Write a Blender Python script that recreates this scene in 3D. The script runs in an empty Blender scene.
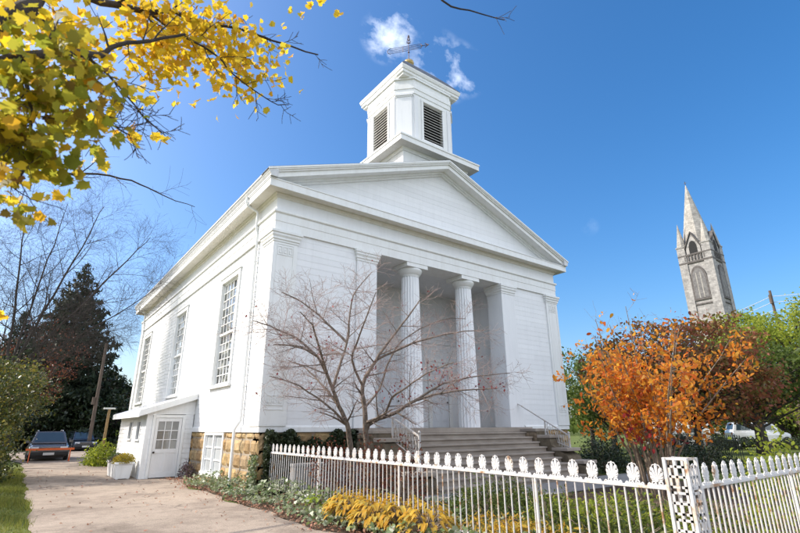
import bpy, bmesh, math, random
import numpy as np
from mathutils import Vector, Matrix
R = math.radians
SC = bpy.context.scene
COL = SC.collection
G = -1.65                      # street level; the camera's eye is at z = 0

# ------------------------------------------------------------------ materials
def nodes(name):
    m = bpy.data.materials.new(name); m.use_nodes = True
    nt = m.node_tree; nt.nodes.clear()
    return m, nt, nt.nodes.new, nt.links.new

def mat(name, c1, c2=None, rough=.6, scale=6., detail=4., bump=0., bscale=None, metal=0., spec=.5, lo=.35, hi=.65, stretch=None, third=None):
    """two tone noise paint / stone / wood with an optional bump"""
    m, nt, N, L = nodes(name)
    out = N('ShaderNodeOutputMaterial'); p = N('ShaderNodeBsdfPrincipled')
    L(p.outputs[0], out.inputs[0])
    p.inputs['Roughness'].default_value = rough; p.inputs['Metallic'].default_value = metal
    p.inputs['Specular IOR Level'].default_value = spec
    tc = N('ShaderNodeTexCoord'); mp = N('ShaderNodeMapping')
    L(tc.outputs['Object'], mp.inputs[0])
    if stretch: mp.inputs['Scale'].default_value = stretch
    if c2 is None: c2 = tuple(x*.88 for x in c1)
    n = N('ShaderNodeTexNoise'); n.inputs['Scale'].default_value = scale; n.inputs['Detail'].default_value = detail
    L(mp.outputs[0], n.inputs['Vector'])
    r = N('ShaderNodeValToRGB'); e = r.color_ramp.elements
    e[0].position = lo; e[1].position = hi
    e[0].color = (*c2, 1); e[1].color = (*c1, 1)
    if third:
        k = e.new(third[0]); k.color = (*third[1], 1)
    L(n.outputs['Fac'], r.inputs[0]); L(r.outputs[0], p.inputs['Base Color'])
    if bump:
        b = N('ShaderNodeBump'); b.inputs['Strength'].default_value = bump; b.inputs['Distance'].default_value = .02
        n2 = N('ShaderNodeTexNoise'); n2.inputs['Scale'].default_value = bscale or scale*6; n2.inputs['Detail'].default_value = 5
        L(mp.outputs[0], n2.inputs['Vector']); L(n2.outputs['Fac'], b.inputs['Height']); L(b.outputs[0], p.inputs['Normal'])
    return m

def leafmat(name, cols, trans=.45, rough=.5, spec=.3):
    """every leaf (mesh island) takes a colour of its own from the ramp; part of the light goes through it"""
    m, nt, N, L = nodes(name)
    out = N('ShaderNodeOutputMaterial'); p = N('ShaderNodeBsdfPrincipled'); t = N('ShaderNodeBsdfTranslucent'); mx = N('ShaderNodeMixShader')
    g = N('ShaderNodeNewGeometry'); r = N('ShaderNodeValToRGB')
    r.color_ramp.interpolation = 'LINEAR'
    e = r.color_ramp.elements
    while len(e) > 1: e.remove(e[-1])
    e[0].position = 0; e[0].color = (*cols[0], 1)
    for i, c in enumerate(cols[1:], 1):
        k = e.new(i/(len(cols)-1)); k.color = (*c, 1)
    L(g.outputs['Random Per Island'], r.inputs[0])
    L(r.outputs[0], p.inputs['Base Color']); L(r.outputs[0], t.inputs[0])
    p.inputs['Roughness'].default_value = rough; p.inputs['Specular IOR Level'].default_value = spec
    mx.inputs[0].default_value = trans
    L(p.outputs[0], mx.inputs[1]); L(t.outputs[0], mx.inputs[2]); L(mx.outputs[0], out.inputs[0])
    return m

def islandmat(name, cols, rough=.85, bump=.6, bscale=18., noise=.35):
    """stone blocks: colour per block, plus grain"""
    m, nt, N, L = nodes(name)
    out = N('ShaderNodeOutputMaterial'); p = N('ShaderNodeBsdfPrincipled'); L(p.outputs[0], out.inputs[0])
    g = N('ShaderNodeNewGeometry'); r = N('ShaderNodeValToRGB'); e = r.color_ramp.elements
    while len(e) > 1: e.remove(e[-1])
    e[0].position = 0; e[0].color = (*cols[0], 1)
    for i, c in enumerate(cols[1:], 1):
        k = e.new(i/(len(cols)-1)); k.color = (*c, 1)
    L(g.outputs['Random Per Island'], r.inputs[0])
    tc = N('ShaderNodeTexCoord'); n = N('ShaderNodeTexNoise'); n.inputs['Scale'].default_value = 5; n.inputs['Detail'].default_value = 6
    L(tc.outputs['Object'], n.inputs['Vector'])
    mr = N('ShaderNodeMapRange'); mr.inputs[1].default_value = .3; mr.inputs[2].default_value = .7; mr.inputs[3].default_value = 1-noise; mr.inputs[4].default_value = 1+noise*.5
    L(n.outputs['Fac'], mr.inputs[0])
    mx = N('ShaderNodeMix'); mx.data_type = 'RGBA'; mx.blend_type = 'MULTIPLY'; mx.inputs[0].default_value = 1
    L(r.outputs[0], mx.inputs[6]); L(mr.outputs[0], mx.inputs[7]); L(mx.outputs[2], p.inputs['Base Color'])
    p.inputs['Roughness'].default_value = rough; p.inputs['Specular IOR Level'].default_value = .2
    b = N('ShaderNodeBump'); b.inputs['Strength'].default_value = bump; b.inputs['Distance'].default_value = .03
    n2 = N('ShaderNodeTexNoise'); n2.inputs['Scale'].default_value = bscale; n2.inputs['Detail'].default_value = 6
    L(tc.outputs['Object'], n2.inputs['Vector']); L(n2.outputs['Fac'], b.inputs['Height']); L(b.outputs[0], p.inputs['Normal'])
    return m

def glassmat(name, col, rough=.04, spec=.8):
    m, nt, N, L = nodes(name)
    out = N('ShaderNodeOutputMaterial'); p = N('ShaderNodeBsdfPrincipled'); L(p.outputs[0], out.inputs[0])
    p.inputs['Roughness'].default_value = rough
    p.inputs['Specular IOR Level'].default_value = spec
    gi = N('ShaderNodeNewGeometry'); ri = N('ShaderNodeValToRGB'); L(gi.outputs['Random Per Island'], ri.inputs[0]); L(ri.outputs[0], p.inputs['Base Color'])
    ri.color_ramp.elements[0].color = (*[x*.55 for x in col], 1); ri.color_ramp.elements[1].color = (*[min(1,x*1.3) for x in col], 1)
    tc = N('ShaderNodeTexCoord'); n = N('ShaderNodeTexNoise'); n.inputs['Scale'].default_value = 2.5
    b = N('ShaderNodeBump'); b.inputs['Strength'].default_value = .08; b.inputs['Distance'].default_value = .02
    L(tc.outputs['Object'], n.inputs['Vector']); L(n.outputs['Fac'], b.inputs['Height']); L(b.outputs[0], p.inputs['Normal'])
    return m

def windowglass(name):
    m, nt, N, L = nodes(name)
    out = N('ShaderNodeOutputMaterial'); t = N('ShaderNodeBsdfTransparent'); g = N('ShaderNodeBsdfGlossy'); mx = N('ShaderNodeMixShader'); f = N('ShaderNodeLayerWeight')
    t.inputs[0].default_value = (.86,.89,.90,1); g.inputs['Roughness'].default_value = .02; f.inputs['Blend'].default_value = .35
    tc = N('ShaderNodeTexCoord'); n = N('ShaderNodeTexNoise'); n.inputs['Scale'].default_value = 3; b = N('ShaderNodeBump'); b.inputs['Strength'].default_value = .15; b.inputs['Distance'].default_value = .02
    L(tc.outputs['Object'], n.inputs['Vector']); L(n.outputs['Fac'], b.inputs['Height']); L(b.outputs[0], g.inputs['Normal'])
    L(f.outputs['Fresnel'], mx.inputs[0]); L(t.outputs[0], mx.inputs[1]); L(g.outputs[0], mx.inputs[2]); L(mx.outputs[0], out.inputs[0])
    return m

def paint_white(name, base=(.80,.80,.79), dirt=(.70,.70,.68), rough=.55):
    """weathered white house paint: faint board to board change, grey streaks"""
    m, nt, N, L = nodes(name)
    out = N('ShaderNodeOutputMaterial'); p = N('ShaderNodeBsdfPrincipled'); L(p.outputs[0], out.inputs[0])
    p.inputs['Roughness'].default_value = rough; p.inputs['Specular IOR Level'].default_value = .35
    tc = N('ShaderNodeTexCoord'); mp = N('ShaderNodeMapping'); mp.inputs['Scale'].default_value = (1.2, 1.2, .25)
    L(tc.outputs['Object'], mp.inputs[0])
    n = N('ShaderNodeTexNoise'); n.inputs['Scale'].default_value = 3.2; n.inputs['Detail'].default_value = 8; n.inputs['Roughness'].default_value = .7
    L(mp.outputs[0], n.inputs['Vector'])
    r = N('ShaderNodeValToRGB'); e = r.color_ramp.elements
    e[0].position = .28; e[1].position = .55; e[0].color = (*dirt, 1); e[1].color = (*base, 1)
    L(n.outputs['Fac'], r.inputs[0])
    mp3 = N('ShaderNodeMapping'); mp3.inputs['Scale'].default_value = (4.5, 4.5, .4); L(tc.outputs['Object'], mp3.inputs[0])
    n3 = N('ShaderNodeTexNoise'); n3.inputs['Scale'].default_value = 2.0; n3.inputs['Detail'].default_value = 6; L(mp3.outputs[0], n3.inputs['Vector'])
    r3 = N('ShaderNodeMapRange'); r3.inputs[1].default_value = .30; r3.inputs[2].default_value = .46; r3.inputs[3].default_value = .965; r3.inputs[4].default_value = 1.0; L(n3.outputs['Fac'], r3.inputs[0])
    g = N('ShaderNodeNewGeometry'); mr0 = N('ShaderNodeMapRange'); mr0.inputs[3].default_value = .94; mr0.inputs[4].default_value = 1.0
    L(g.outputs['Random Per Island'], mr0.inputs[0])
    mr = N('ShaderNodeMath'); mr.operation = 'MULTIPLY'; L(mr0.outputs[0], mr.inputs[0]); L(r3.outputs[0], mr.inputs[1])
    mx = N('ShaderNodeMix'); mx.data_type = 'RGBA'; mx.blend_type = 'MULTIPLY'; mx.inputs[0].default_value = 1
    L(r.outputs[0], mx.inputs[6]); L(mr.outputs[0], mx.inputs[7]); L(mx.outputs[2], p.inputs['Base Color'])
    n2 = N('ShaderNodeTexNoise'); n2.inputs['Scale'].default_value = 40; n2.inputs['Detail'].default_value = 4
    b = N('ShaderNodeBump'); b.inputs['Strength'].default_value = .12; b.inputs['Distance'].default_value = .01
    L(tc.outputs['Object'], n2.inputs['Vector']); L(n2.outputs['Fac'], b.inputs['Height']); L(b.outputs[0], p.inputs['Normal'])
    return m

def iron_white(name, r0=.52, base=(.54,.515,.49)):
    """white painted iron with rust coming through"""
    m, nt, N, L = nodes(name)
    out = N('ShaderNodeOutputMaterial'); p = N('ShaderNodeBsdfPrincipled'); L(p.outputs[0], out.inputs[0])
    p.inputs['Roughness'].default_value = .5
    tc = N('ShaderNodeTexCoord'); g = N('ShaderNodeObjectInfo')
    ad = N('ShaderNodeVectorMath'); ad.operation = 'ADD'
    L(tc.outputs['Object'], ad.inputs[0])
    mulv = N('ShaderNodeVectorMath'); mulv.operation = 'SCALE'; mulv.inputs[0].default_value = (7.3, 3.1, 5.7)
    L(g.outputs['Random'], mulv.inputs['Scale']); L(mulv.outputs[0], ad.inputs[1])
    n = N('ShaderNodeTexNoise'); n.inputs['Scale'].default_value = 4.5; n.inputs['Detail'].default_value = 8; n.inputs['Roughness'].default_value = .65
    L(ad.outputs[0], n.inputs['Vector'])
    r = N('ShaderNodeValToRGB'); e = r.color_ramp.elements
    e[0].position = r0; e[0].color = (*base,1); e[1].position = r0+.12; e[1].color = (.30,.16,.08,1)
    k = e.new(r0+.07); k.color = (.52,.43,.34,1)
    L(n.outputs['Fac'], r.inputs[0]); L(r.outputs[0], p.inputs['Base Color'])
    return m

M = {}
M['siding'] = paint_white('white_clapboard_paint')
M['flush'] = paint_white('white_flush_board_paint', (.80,.80,.80), (.76,.76,.76))
M['trim'] = paint_white('white_trim_paint', (.81,.81,.79), (.74,.73,.70), .5)
M['gutter'] = mat('grey_white_gutter_paint', (.62,.62,.62), (.52,.52,.52), .45, 5)
M['soffit'] = paint_white('sun_warmed_soffit', (.76,.73,.66), (.68,.64,.55))  # cream puts the warmth of reflected sun into the white soffit's colour
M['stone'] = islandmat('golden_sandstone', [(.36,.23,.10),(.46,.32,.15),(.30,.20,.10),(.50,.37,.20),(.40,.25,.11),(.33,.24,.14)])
M['mortar'] = mat('sandy_mortar', (.36,.30,.22), (.28,.23,.17), .95, 8, bump=.5)
M['darkstone'] = islandmat('dark_sandstone', [(.16,.12,.08),(.2,.15,.1),(.12,.1,.07),(.23,.18,.11)])  # darker brown mix than the golden sandstone, for the cheek walls
M['step'] = mat('worn_sandstone_step', (.36,.31,.26), (.27,.23,.19), .9, 1.5, 6, bump=.3, bscale=30)
M['roof'] = mat('grey_asphalt_shingle', (.10,.10,.11), (.06,.06,.065), .9, 14, bump=.6)
M['lead'] = mat('grey_metal_roof', (.16,.16,.17), (.10,.10,.10), .55, 6, metal=.3)
M['pane'] = windowglass('old_window_glass')
M['pane_light'] = glassmat('window_glass_with_blind', (.42,.44,.44))
M['pane_door'] = glassmat('reflecting_door_glass', (.20,.20,.19))
M['curtain'] = mat('pale_curtain_cloth', (.55,.52,.45), (.42,.40,.34), .9, 3, stretch=(1,9,.3))
M['pane_dark'] = glassmat('dark_window_glass', (.05,.06,.07))
M['louver'] = mat('weathered_louver_paint', (.62,.60,.56), (.50,.48,.44), .7, 8)
M['dark'] = mat('dark_void', (.015,.015,.015), None, .9)
M['gold'] = mat('aged_gilding', (.50,.36,.14), (.30,.22,.10), .45, 8, metal=.5)
M['bronze'] = mat('weathered_copper_iron', (.12,.09,.10), (.07,.06,.08), .5, 12, metal=.5)
M['iron'] = iron_white('rust_flecked_white_iron')
M['iron_finial'] = iron_white('white_cast_finial_paint', .60, (.60,.58,.56))
M['black_iron'] = mat('black_iron', (.02,.02,.022), (.03,.028,.026), .5, 10)
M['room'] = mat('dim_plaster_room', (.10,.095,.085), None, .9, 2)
M['knob'] = mat('dark_brass_knob', (.05,.04,.03), None, .35, metal=.8)
M['green_pvc'] = mat('green_drain_fitting', (.05,.22,.12), (.04,.16,.09), .5)
M['door'] = paint_white('white_door_paint', (.76,.75,.74), (.68,.67,.65), .5)
M['door_dim'] = paint_white('pale_grey_door_paint', (.72,.74,.77), (.65,.67,.70), .5)
M['wall_dim'] = paint_white('porch_wall_paint', (.78,.78,.78), (.70,.70,.69), .7)
M['bark_grey'] = mat('grey_brown_bark', (.25,.19,.145), (.095,.075,.06), .9, 20, 6, bump=.6, stretch=(1,1,.35))
M['bark_dark'] = mat('dark_bark', (.065,.05,.04), (.035,.028,.022), .95, 16, 6, bump=.7, stretch=(1,1,.3))
M['bark_mid'] = mat('brown_bark', (.07,.055,.048), (.04,.033,.03), .9, 18, 6, bump=.6, stretch=(1,1,.35))
M['twig_pink'] = mat('pinkish_grey_twigs', (.36,.27,.24), (.25,.18,.16), .85, 12)
M['bark_tan'] = mat('tan_shrub_bark', (.26,.20,.14), (.15,.115,.085), .9, 14, bump=.4)
M['concrete'] = mat('old_concrete', (.28,.27,.26), (.22,.21,.20), .9, 3, 8, bump=.4, bscale=60)
M['wood_pole'] = mat('grey_pole_timber', (.14,.10,.075), (.08,.06,.045), .9, 10, bump=.5, stretch=(1,1,.1))
M['post_wood'] = mat('tan_post_timber', (.40,.26,.12), (.30,.19,.09), .8, 8, stretch=(1,1,.15))
M['orange'] = mat('orange_barrier_paint', (.70,.14,.03), (.55,.10,.02), .55, 6)

# ------------------------------------------------------------------ mesh builder
ORIG = {}
def link(o): COL.objects.link(o)
def thing(name, label, cat, loc=(0,0,0), group=None):
    o = bpy.data.objects.new(name, None); link(o); o.location = loc
    o.empty_display_size = .2
    o['label'] = label; o['category'] = cat
    if group: o['group'] = group
    ORIG[o.name] = Vector(loc)
    return o
def tag(o, label, cat, group=None, kind=None):
    if kind: o['kind'] = kind
    if label: o['label'] = label
    if cat: o['category'] = cat
    if group: o['group'] = group
    return o
def clone(o, parent=None):
    c = o.copy(); link(c)
    if parent is not None: c.parent = parent
    for ch in o.children: clone(ch, c)
    return c
def dup(root, loc, rotz=None, label=None):
    c = clone(root); c.location = loc
    if rotz is not None: c.rotation_euler = (0,0,rotz)
    if label: c['label'] = label
    return c

class MB:
    def __init__(s): s.v=[]; s.f=[]; s.sm=[]
    def add(s, vs, fs, smooth=False):
        b=len(s.v); s.v += [tuple(p) for p in vs]
        s.f += [tuple(i+b for i in f) for f in fs]; s.sm += [smooth]*len(fs)
        return s
    def box(s, x0,x1,y0,y1,z0,z1):
        vs=[(x0,y0,z0),(x1,y0,z0),(x1,y1,z0),(x0,y1,z0),(x0,y0,z1),(x1,y0,z1),(x1,y1,z1),(x0,y1,z1)]
        return s.add(vs,[(0,3,2,1),(4,5,6,7),(0,1,5,4),(1,2,6,5),(2,3,7,6),(3,0,4,7)])
    def hexa(s, vs): return s.add(vs,[(0,3,2,1),(4,5,6,7),(0,1,5,4),(1,2,6,5),(2,3,7,6),(3,0,4,7)])
    def bar(s, a, b, w, h=None, up=(0,0,1)):
        a=Vector(a); b=Vector(b); h=h or w; d=(b-a).normalized(); u=Vector(up)
        if abs(d.dot(u))>.98: u=Vector((0,1,0))
        r=d.cross(u).normalized(); u=r.cross(d).normalized()
        q=[]
        for p in (a,b):
            q += [p-r*w/2-u*h/2, p+r*w/2-u*h/2, p+r*w/2+u*h/2, p-r*w/2+u*h/2]
        return s.add(q,[(3,2,1,0),(4,5,6,7),(0,1,5,4),(1,2,6,5),(2,3,7,6),(3,0,4,7)])
    def tube(s, pts, rad, n=8, cap=True, smooth=True):
        pts=[Vector(p) for p in pts]
        if not hasattr(rad,'__len__'): rad=[rad]*len(pts)
        rings=[]; pu=None
        for i,p in enumerate(pts):
            d=(pts[min(i+1,len(pts)-1)]-pts[max(i-1,0)])
            d=d.normalized() if d.length>1e-9 else Vector((0,0,1))
            if pu is None:
                pu=Vector((1,0,0)) if abs(d.x)<.9 else Vector((0,1,0))
            u=(pu-d*pu.dot(d)); u=u.normalized() if u.length>1e-6 else d.orthogonal().normalized(); pu=u
            w=d.cross(u)
            rings.append([p+(u*math.cos(2*math.pi*k/n)+w*math.sin(2*math.pi*k/n))*rad[i] for k in range(n)])
        vs=[q for r_ in rings for q in r_]; fs=[]
        for i in range(len(rings)-1):
            for k in range(n):
                a=i*n+k; b=i*n+(k+1)%n
                fs.append((a,b,b+n,a+n))
        s.add(vs,fs,smooth)
        if cap:
            s.add(rings[0],[tuple(reversed(range(n)))]); s.add(rings[-1],[tuple(range(n))])
        return s
    def lathe(s, prof, cx,cy, n=24, smooth=True):
        vs=[]; fs=[]
        for r,z in prof:
            for k in range(n):
                a=2*math.pi*k/n; vs.append((cx+r*math.cos(a),cy+r*math.sin(a),z))
        for i in range(len(prof)-1):
            for k in range(n):
                a=i*n+k; b=i*n+(k+1)%n; fs.append((a,b,b+n,a+n))
        fs.append(tuple(reversed(range(n)))); fs.append(tuple((len(prof)-1)*n+k for k in range(n)))
        return s.add(vs,fs,smooth)
    def prism(s, poly, axis, a, b):
        """poly: 2D outline in the plane across `axis` ('x': (y,z), 'y': (x,z), 'z': (x,y)), run from a to b"""
        def P(p,t): return {'x':(t,p[0],p[1]),'y':(p[0],t,p[1]),'z':(p[0],p[1],t)}[axis]
        n=len(poly); vs=[P(p,a) for p in poly]+[P(p,b) for p in poly]
        fs=[tuple(range(n)),tuple(reversed(range(n,2*n)))]+[(i,i+n,(i+1)%n+n,(i+1)%n) for i in range(n)]
        return s.add(vs,fs)
    def ring(s, prof, x0,x1,y0,y1, sides='lfrb'):
        """sweep profile [(offset,z)...] (closed) round a rectangle, mitred"""
        n=len(prof)
        cs=[(0,lambda o:(x0-o,y1+o)),(1,lambda o:(x0-o,y0-o)),(2,lambda o:(x1+o,y0-o)),(3,lambda o:(x1+o,y1+o))]
        vs=[]
        for _,c in cs:
            for o,z in prof:
                x,y=c(o); vs.append((x,y,z))
        fs=[]
        for k,sd in enumerate('lfrb'):
            if sd not in sides: continue
            a=k*n; b=((k+1)%4)*n
            for i in range(n):
                j=(i+1)%n; fs.append((a+i,a+j,b+j,b+i))
        if len(sides)<4:
            fs.append(tuple(range(n))); fs.append(tuple(3*n+i for i in reversed(range(n))))
        return s.add(vs,fs)
    def build(s, name, m, parent=None, bev=0, origin=None, recalc=True):
        me=bpy.data.meshes.new(name)
        o=Vector((0,0,0))
        if origin is not None: o=Vector(origin)
        elif parent is not None: o=ORIG[parent.name]
        me.from_pydata([(p[0]-o.x,p[1]-o.y,p[2]-o.z) for p in s.v],[],s.f)
        me.polygons.foreach_set('use_smooth', s.sm)
        if recalc:
            bm=bmesh.new(); bm.from_mesh(me); bmesh.ops.recalc_face_normals(bm,faces=bm.faces); bm.to_mesh(me); bm.free()
        me.materials.append(m); me.update()
        ob=bpy.data.objects.new(name,me); link(ob)
        if parent is not None: ob.parent=parent; ORIG[ob.name]=ORIG[parent.name]
        else:
            ob.location=o; ORIG[ob.name]=o
        if bev:
            b=ob.modifiers.new('edge_wear','BEVEL'); b.width=bev; b.segments=2; b.limit_method='ANGLE'; b.angle_limit=R(40)
        return ob

def fast_mesh(name, V, k, m, parent=None, origin=None, smooth=False):
    """V: (n*k, 3) array; every k consecutive vertices are one polygon"""
    o=np.array(origin if origin is not None else (ORIG[parent.name] if parent is not None else (0,0,0)),float)
    V=np.asarray(V,float)-o; n=len(V)//k
    me=bpy.data.meshes.new(name); me.vertices.add(n*k); me.vertices.foreach_set('co',V.astype(np.float32).ravel())
    me.loops.add(n*k); me.loops.foreach_set('vertex_index',np.arange(n*k,dtype=np.int32))
    me.polygons.add(n); me.polygons.foreach_set('loop_start',(np.arange(n)*k).astype(np.int32)); me.polygons.foreach_set('loop_total',np.full(n,k,np.int32))
    me.update(calc_edges=True); me.validate(); me.materials.append(m)
    ob=bpy.data.objects.new(name,me); link(ob)
    if parent is not None: ob.parent=parent; ORIG[ob.name]=Vector(o)
    else: ob.location=o; ORIG[ob.name]=Vector(o)
    return ob

LEAF={'oval':[(0,-.5),(.22,-.28),(.27,.0),(.17,.28),(0,.5),(-.17,.28),(-.27,.0),(-.22,-.28)],
      'small':[(0,-.5),(.3,0),(0,.5),(-.3,0)],
      'long':[(0,-.5),(.13,-.1),(.09,.3),(0,.5),(-.09,.3),(-.13,-.1)],
      'ivy':[(0,-.4),(.3,-.38),(.42,-.05),(.2,.12),(0,.5),(-.2,.12),(-.42,-.05),(-.3,-.38)],
      'maple':[(0,-.38),(.14,-.40),(.36,-.42),(.33,-.24),(.52,-.10),(.40,.02),(.46,.24),(.26,.19),(.22,.34),(.11,.34),(0,.56),(-.11,.34),(-.22,.34),(-.26,.19),(-.46,.24),(-.40,.02),(-.52,-.10),(-.33,-.24),(-.36,-.42),(-.14,-.40)]}
def leaf_verts(P, size, rng, shape='oval', up=.0, hang=0., fold=.12):
    P=np.asarray(P,float); n=len(P); poly=np.array(LEAF[shape]); k=len(poly)
    nr=rng.normal(size=(n,3)); nr/=np.linalg.norm(nr,axis=1)[:,None]; nr[:,2]+=up*np.sign(nr[:,2]+.6) if up else 0
    nr/=np.linalg.norm(nr,axis=1)[:,None]
    t=rng.normal(size=(n,3)); t[:,2]-=hang
    t-=nr*(t*nr).sum(1)[:,None]; t/=np.linalg.norm(t,axis=1)[:,None]
    b=np.cross(nr,t); s=np.asarray(size)*np.ones(n)
    V=P[:,None,:]+s[:,None,None]*(poly[None,:,0,None]*b[:,None,:]+poly[None,:,1,None]*t[:,None,:])
    V+=(s[:,None]*(fold*rng.uniform(.2,1.8,n))[:,None]*np.abs(poly[None,:,0])*2)[:,:,None]*nr[:,None,:]
    V-=(s*rng.uniform(-.2,1.1,n))[:,None,None]*(poly[None,:,1]**2)[:,:,None]*nr[:,None,:]
    return V.reshape(-1,3),k
def leaves(name, P, size, m, parent, rng, shape='oval', up=0., hang=0., origin=None, fold=.12):
    V,k=leaf_verts(P,size,rng,shape,up,hang,fold)
    return fast_mesh(name,V,k,m,parent,origin)
# ------------------------------------------------------------------ settings
CAMP=(-5.3354,-13.5275,-.0008); CAMR=(.64584,.32184,-.005716); FPX=483.77
VANE=(1,-1.2,0)
SUNE=2.9; SKYS=.125; EXPO=1.0; AIR=1.0; DUST=3.2; OZ=3.0; SAT=1.35
CLOUDS=[((.4168,.5861,.6948),.9997,.9984,1.),((.428,.570,.702),.9999,.9990,.9),((.5347,.5473,.6439),.9996,.9980,.95),((.56,.528,.638),.9999,.9988,.8),((.505,.558,.658),.9996,.9980,.7),((.8073,.4649,.3635),.99999,.9998,.10)]
GREENC = [[-5.69, -10.44, 1.77], [-5.6, -10.43, 1.92], [-5.6, -10.45, 1.64], [-5.52, -10.4, 2.02], [-5.77, -10.37, 2.09], [-5.53, -10.31, 1.82], [-5.46, -10.3, 1.97], [-5.63, -10.36, 1.48], [-5.55, -10.31, 1.54], [-5.61, -10.28, 1.27], [-5.45, -10.3, 1.65], [-5.71, -10.3, 2.1], [-5.87, -10.18, 2.41], [-5.44, -10.38, 2.11], [-5.35, -10.23, 1.93], [-5.55, -10.26, 1.43], [-5.72, -10.47, 1.58], [-5.87, -10.4, 1.68], [-5.97, -10.25, 2.14], [-5.76, -10.35, 1.38], [-5.46, -10.43, 1.64]]
YELC = [[-5.04, -9.55, 3.2], [-5.17, -9.6, 3.25], [-4.95, -9.58, 3.12], [-5.04, -9.47, 3.02], [-4.84, -9.49, 3.36], [-4.74, -9.51, 3.52], [-4.96, -9.58, 3.45], [-4.78, -9.49, 3.23], [-4.52, -9.48, 3.68], [-4.53, -9.47, 3.37], [-4.33, -9.6, 3.33], [-4.24, -9.56, 3.05], [-4.41, -9.5, 3.54], [-4.15, -9.5, 3.38], [-4.64, -9.55, 3.78], [-4.05, -9.57, 3.68], [-4.96, -9.51, 2.96], [-5.16, -9.56, 3.45], [-5.82, -9.62, 2.89], [-5.74, -9.57, 2.94], [-5.73, -9.71, 2.95], [-5.57, -9.94, 2.56]]
SPARE = [[-5.14, -9.89, 1.99], [-5.04, -9.86, 2.06], [-5.04, -10.08, 2.26], [-5.29, -9.92, 2.03], [-5.27, -9.98, 2.12], [-4.83, -9.79, 2.15], [-4.89, -9.75, 2.18], [-4.64, -9.52, 3.05], [-4.6, -9.46, 2.84], [-5.55, -9.86, 1.72], [-5.56, -9.83, 1.66], [-5.66, -9.94, 1.47], [-5.61, -9.93, 1.38], [-5.58, -9.87, 1.49], [-5.66, -9.89, 1.35], [-5.56, -9.18, 0.75], [-5.09, -9.96, 2.07], [-5.51, -10.09, 2.51], [-5.48, -10.1, 2.49], [-3.66, -9.73, 4.32], [-3.4, -9.88, 4.21], [-3.85, -9.66, 4.18], [-3.77, -9.72, 4.16], [-3.56, -9.81, 4.34]]
# ------------------------------------------------------------------ the white church
W, D = 14.08, 21.2
SL = .381; ZE = 7.66; XE = -.62
def rakez(x):
    x = min(x, W-x); return ZE + SL*(x-XE)
APX = W/2; APZ = rakez(APX)

def siding(mb, axis, pos, out, u0, u1, z0, z1, holes=(), exp=.165, lip=.016, seed=0, joint=(3.2,5.2)):
    rng = random.Random(seed)
    cuts = sorted({u0,u1,*[h[0] for h in holes],*[h[1] for h in holes]})
    z = z0
    while z < z1-1e-4:
        zt = min(z+exp, z1)
        joints = []; u = u0 + rng.uniform(.8, joint[1])
        while u < u1: joints.append(u); u += rng.uniform(*joint)
        pts = sorted(set(cuts+joints))
        for a, b in zip(pts, pts[1:]):
            segs = [(z, zt)]
            for h in holes:
                if a >= h[0]-1e-6 and b <= h[1]+1e-6:
                    segs = [s for s in ((z, min(zt,h[2])), (max(z,h[3]), zt)) if s[1]-s[0] > 1e-4]
            g = .0015
            for (s0, s1) in segs:
                w = lip*rng.uniform(.85,1.15)
                p0, p1 = pos+out*w, pos+out*.001
                q = [(a+g,s0,p0),(b-g,s0,p0),(b-g,s1,p1),(a+g,s1,p1),(a+g,s0,pos-out*.004),(b-g,s0,pos-out*.004)]
                vs = [(p,u_,z_) if axis=='x' else (u_,p,z_) for u_,z_,p in q]
                mb.add(vs, [(0,1,2,3),(4,5,1,0)])
        z = zt
    return mb

def blocks(mb, axis, pos, out, u0, u1, z0, z1, holes=(), seed=1, hs=(.26,.42), ws=(.4,.95), depth=.06):
    """rock faced ashlar: every block a small pillowed, chipped patch of its own"""
    rng = random.Random(seed); z = z0
    while z < z1-.05:
        h = rng.uniform(*hs); zt = z+h
        if z1-zt < .18: zt = z1
        u = u0 - rng.uniform(0,.3)
        while u < u1-.02:
            w = rng.uniform(*ws); a, b = max(u,u0), min(u+w,u1)
            if u1-b < .15: b = u1
            u = b if b==u1 else u+w
            rects = [(a,b,z,zt)]
            for H in holes:
                nr = []
                for (p,q,r,s) in rects:
                    if q<=H[0] or p>=H[1] or s<=H[2] or r>=H[3]: nr.append((p,q,r,s)); continue
                    if p<H[0]: nr.append((p,H[0],r,s))
                    if q>H[1]: nr.append((H[1],q,r,s))
                    if r<H[2]: nr.append((max(p,H[0]),min(q,H[1]),r,H[2]))
                    if s>H[3]: nr.append((max(p,H[0]),min(q,H[1]),H[3],s))
                rects = nr
            for (p,q,r,s) in rects:
                if q-p<.06 or s-r<.05: continue
                nu = max(3,int((q-p)/.09)); nz = max(3,int((s-r)/.09)); vs=[]; m=.008
                for j in range(nz+1):
                    for i in range(nu+1):
                        uu = p+m+(q-p-2*m)*i/nu; zz = r+m+(s-r-2*m)*j/nz
                        e = min(i,nu-i,j,nz-j)
                        d = -.01 if e==0 else depth*rng.uniform(.45,1)
                        if 0<e: uu += rng.uniform(-.012,.012); zz += rng.uniform(-.012,.012)
                        pp = pos+out*d
                        vs.append((pp,uu,zz) if axis=='x' else (uu,pp,zz))
                fs=[(j*(nu+1)+i, j*(nu+1)+i+1, (j+1)*(nu+1)+i+1, (j+1)*(nu+1)+i) for j in range(nz) for i in range(nu)]
                mb.add(vs,fs)
        z = zt
    return mb

church = thing('church', 'white clapboard church with columned porch, gable and square louvred belfry on a stone base', 'church', (W/2, D/2, G))
WIN = [(2.85,4.98),(9.75,11.88),(17.65,19.78)]; WZ = (1.34,5.42)

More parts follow.
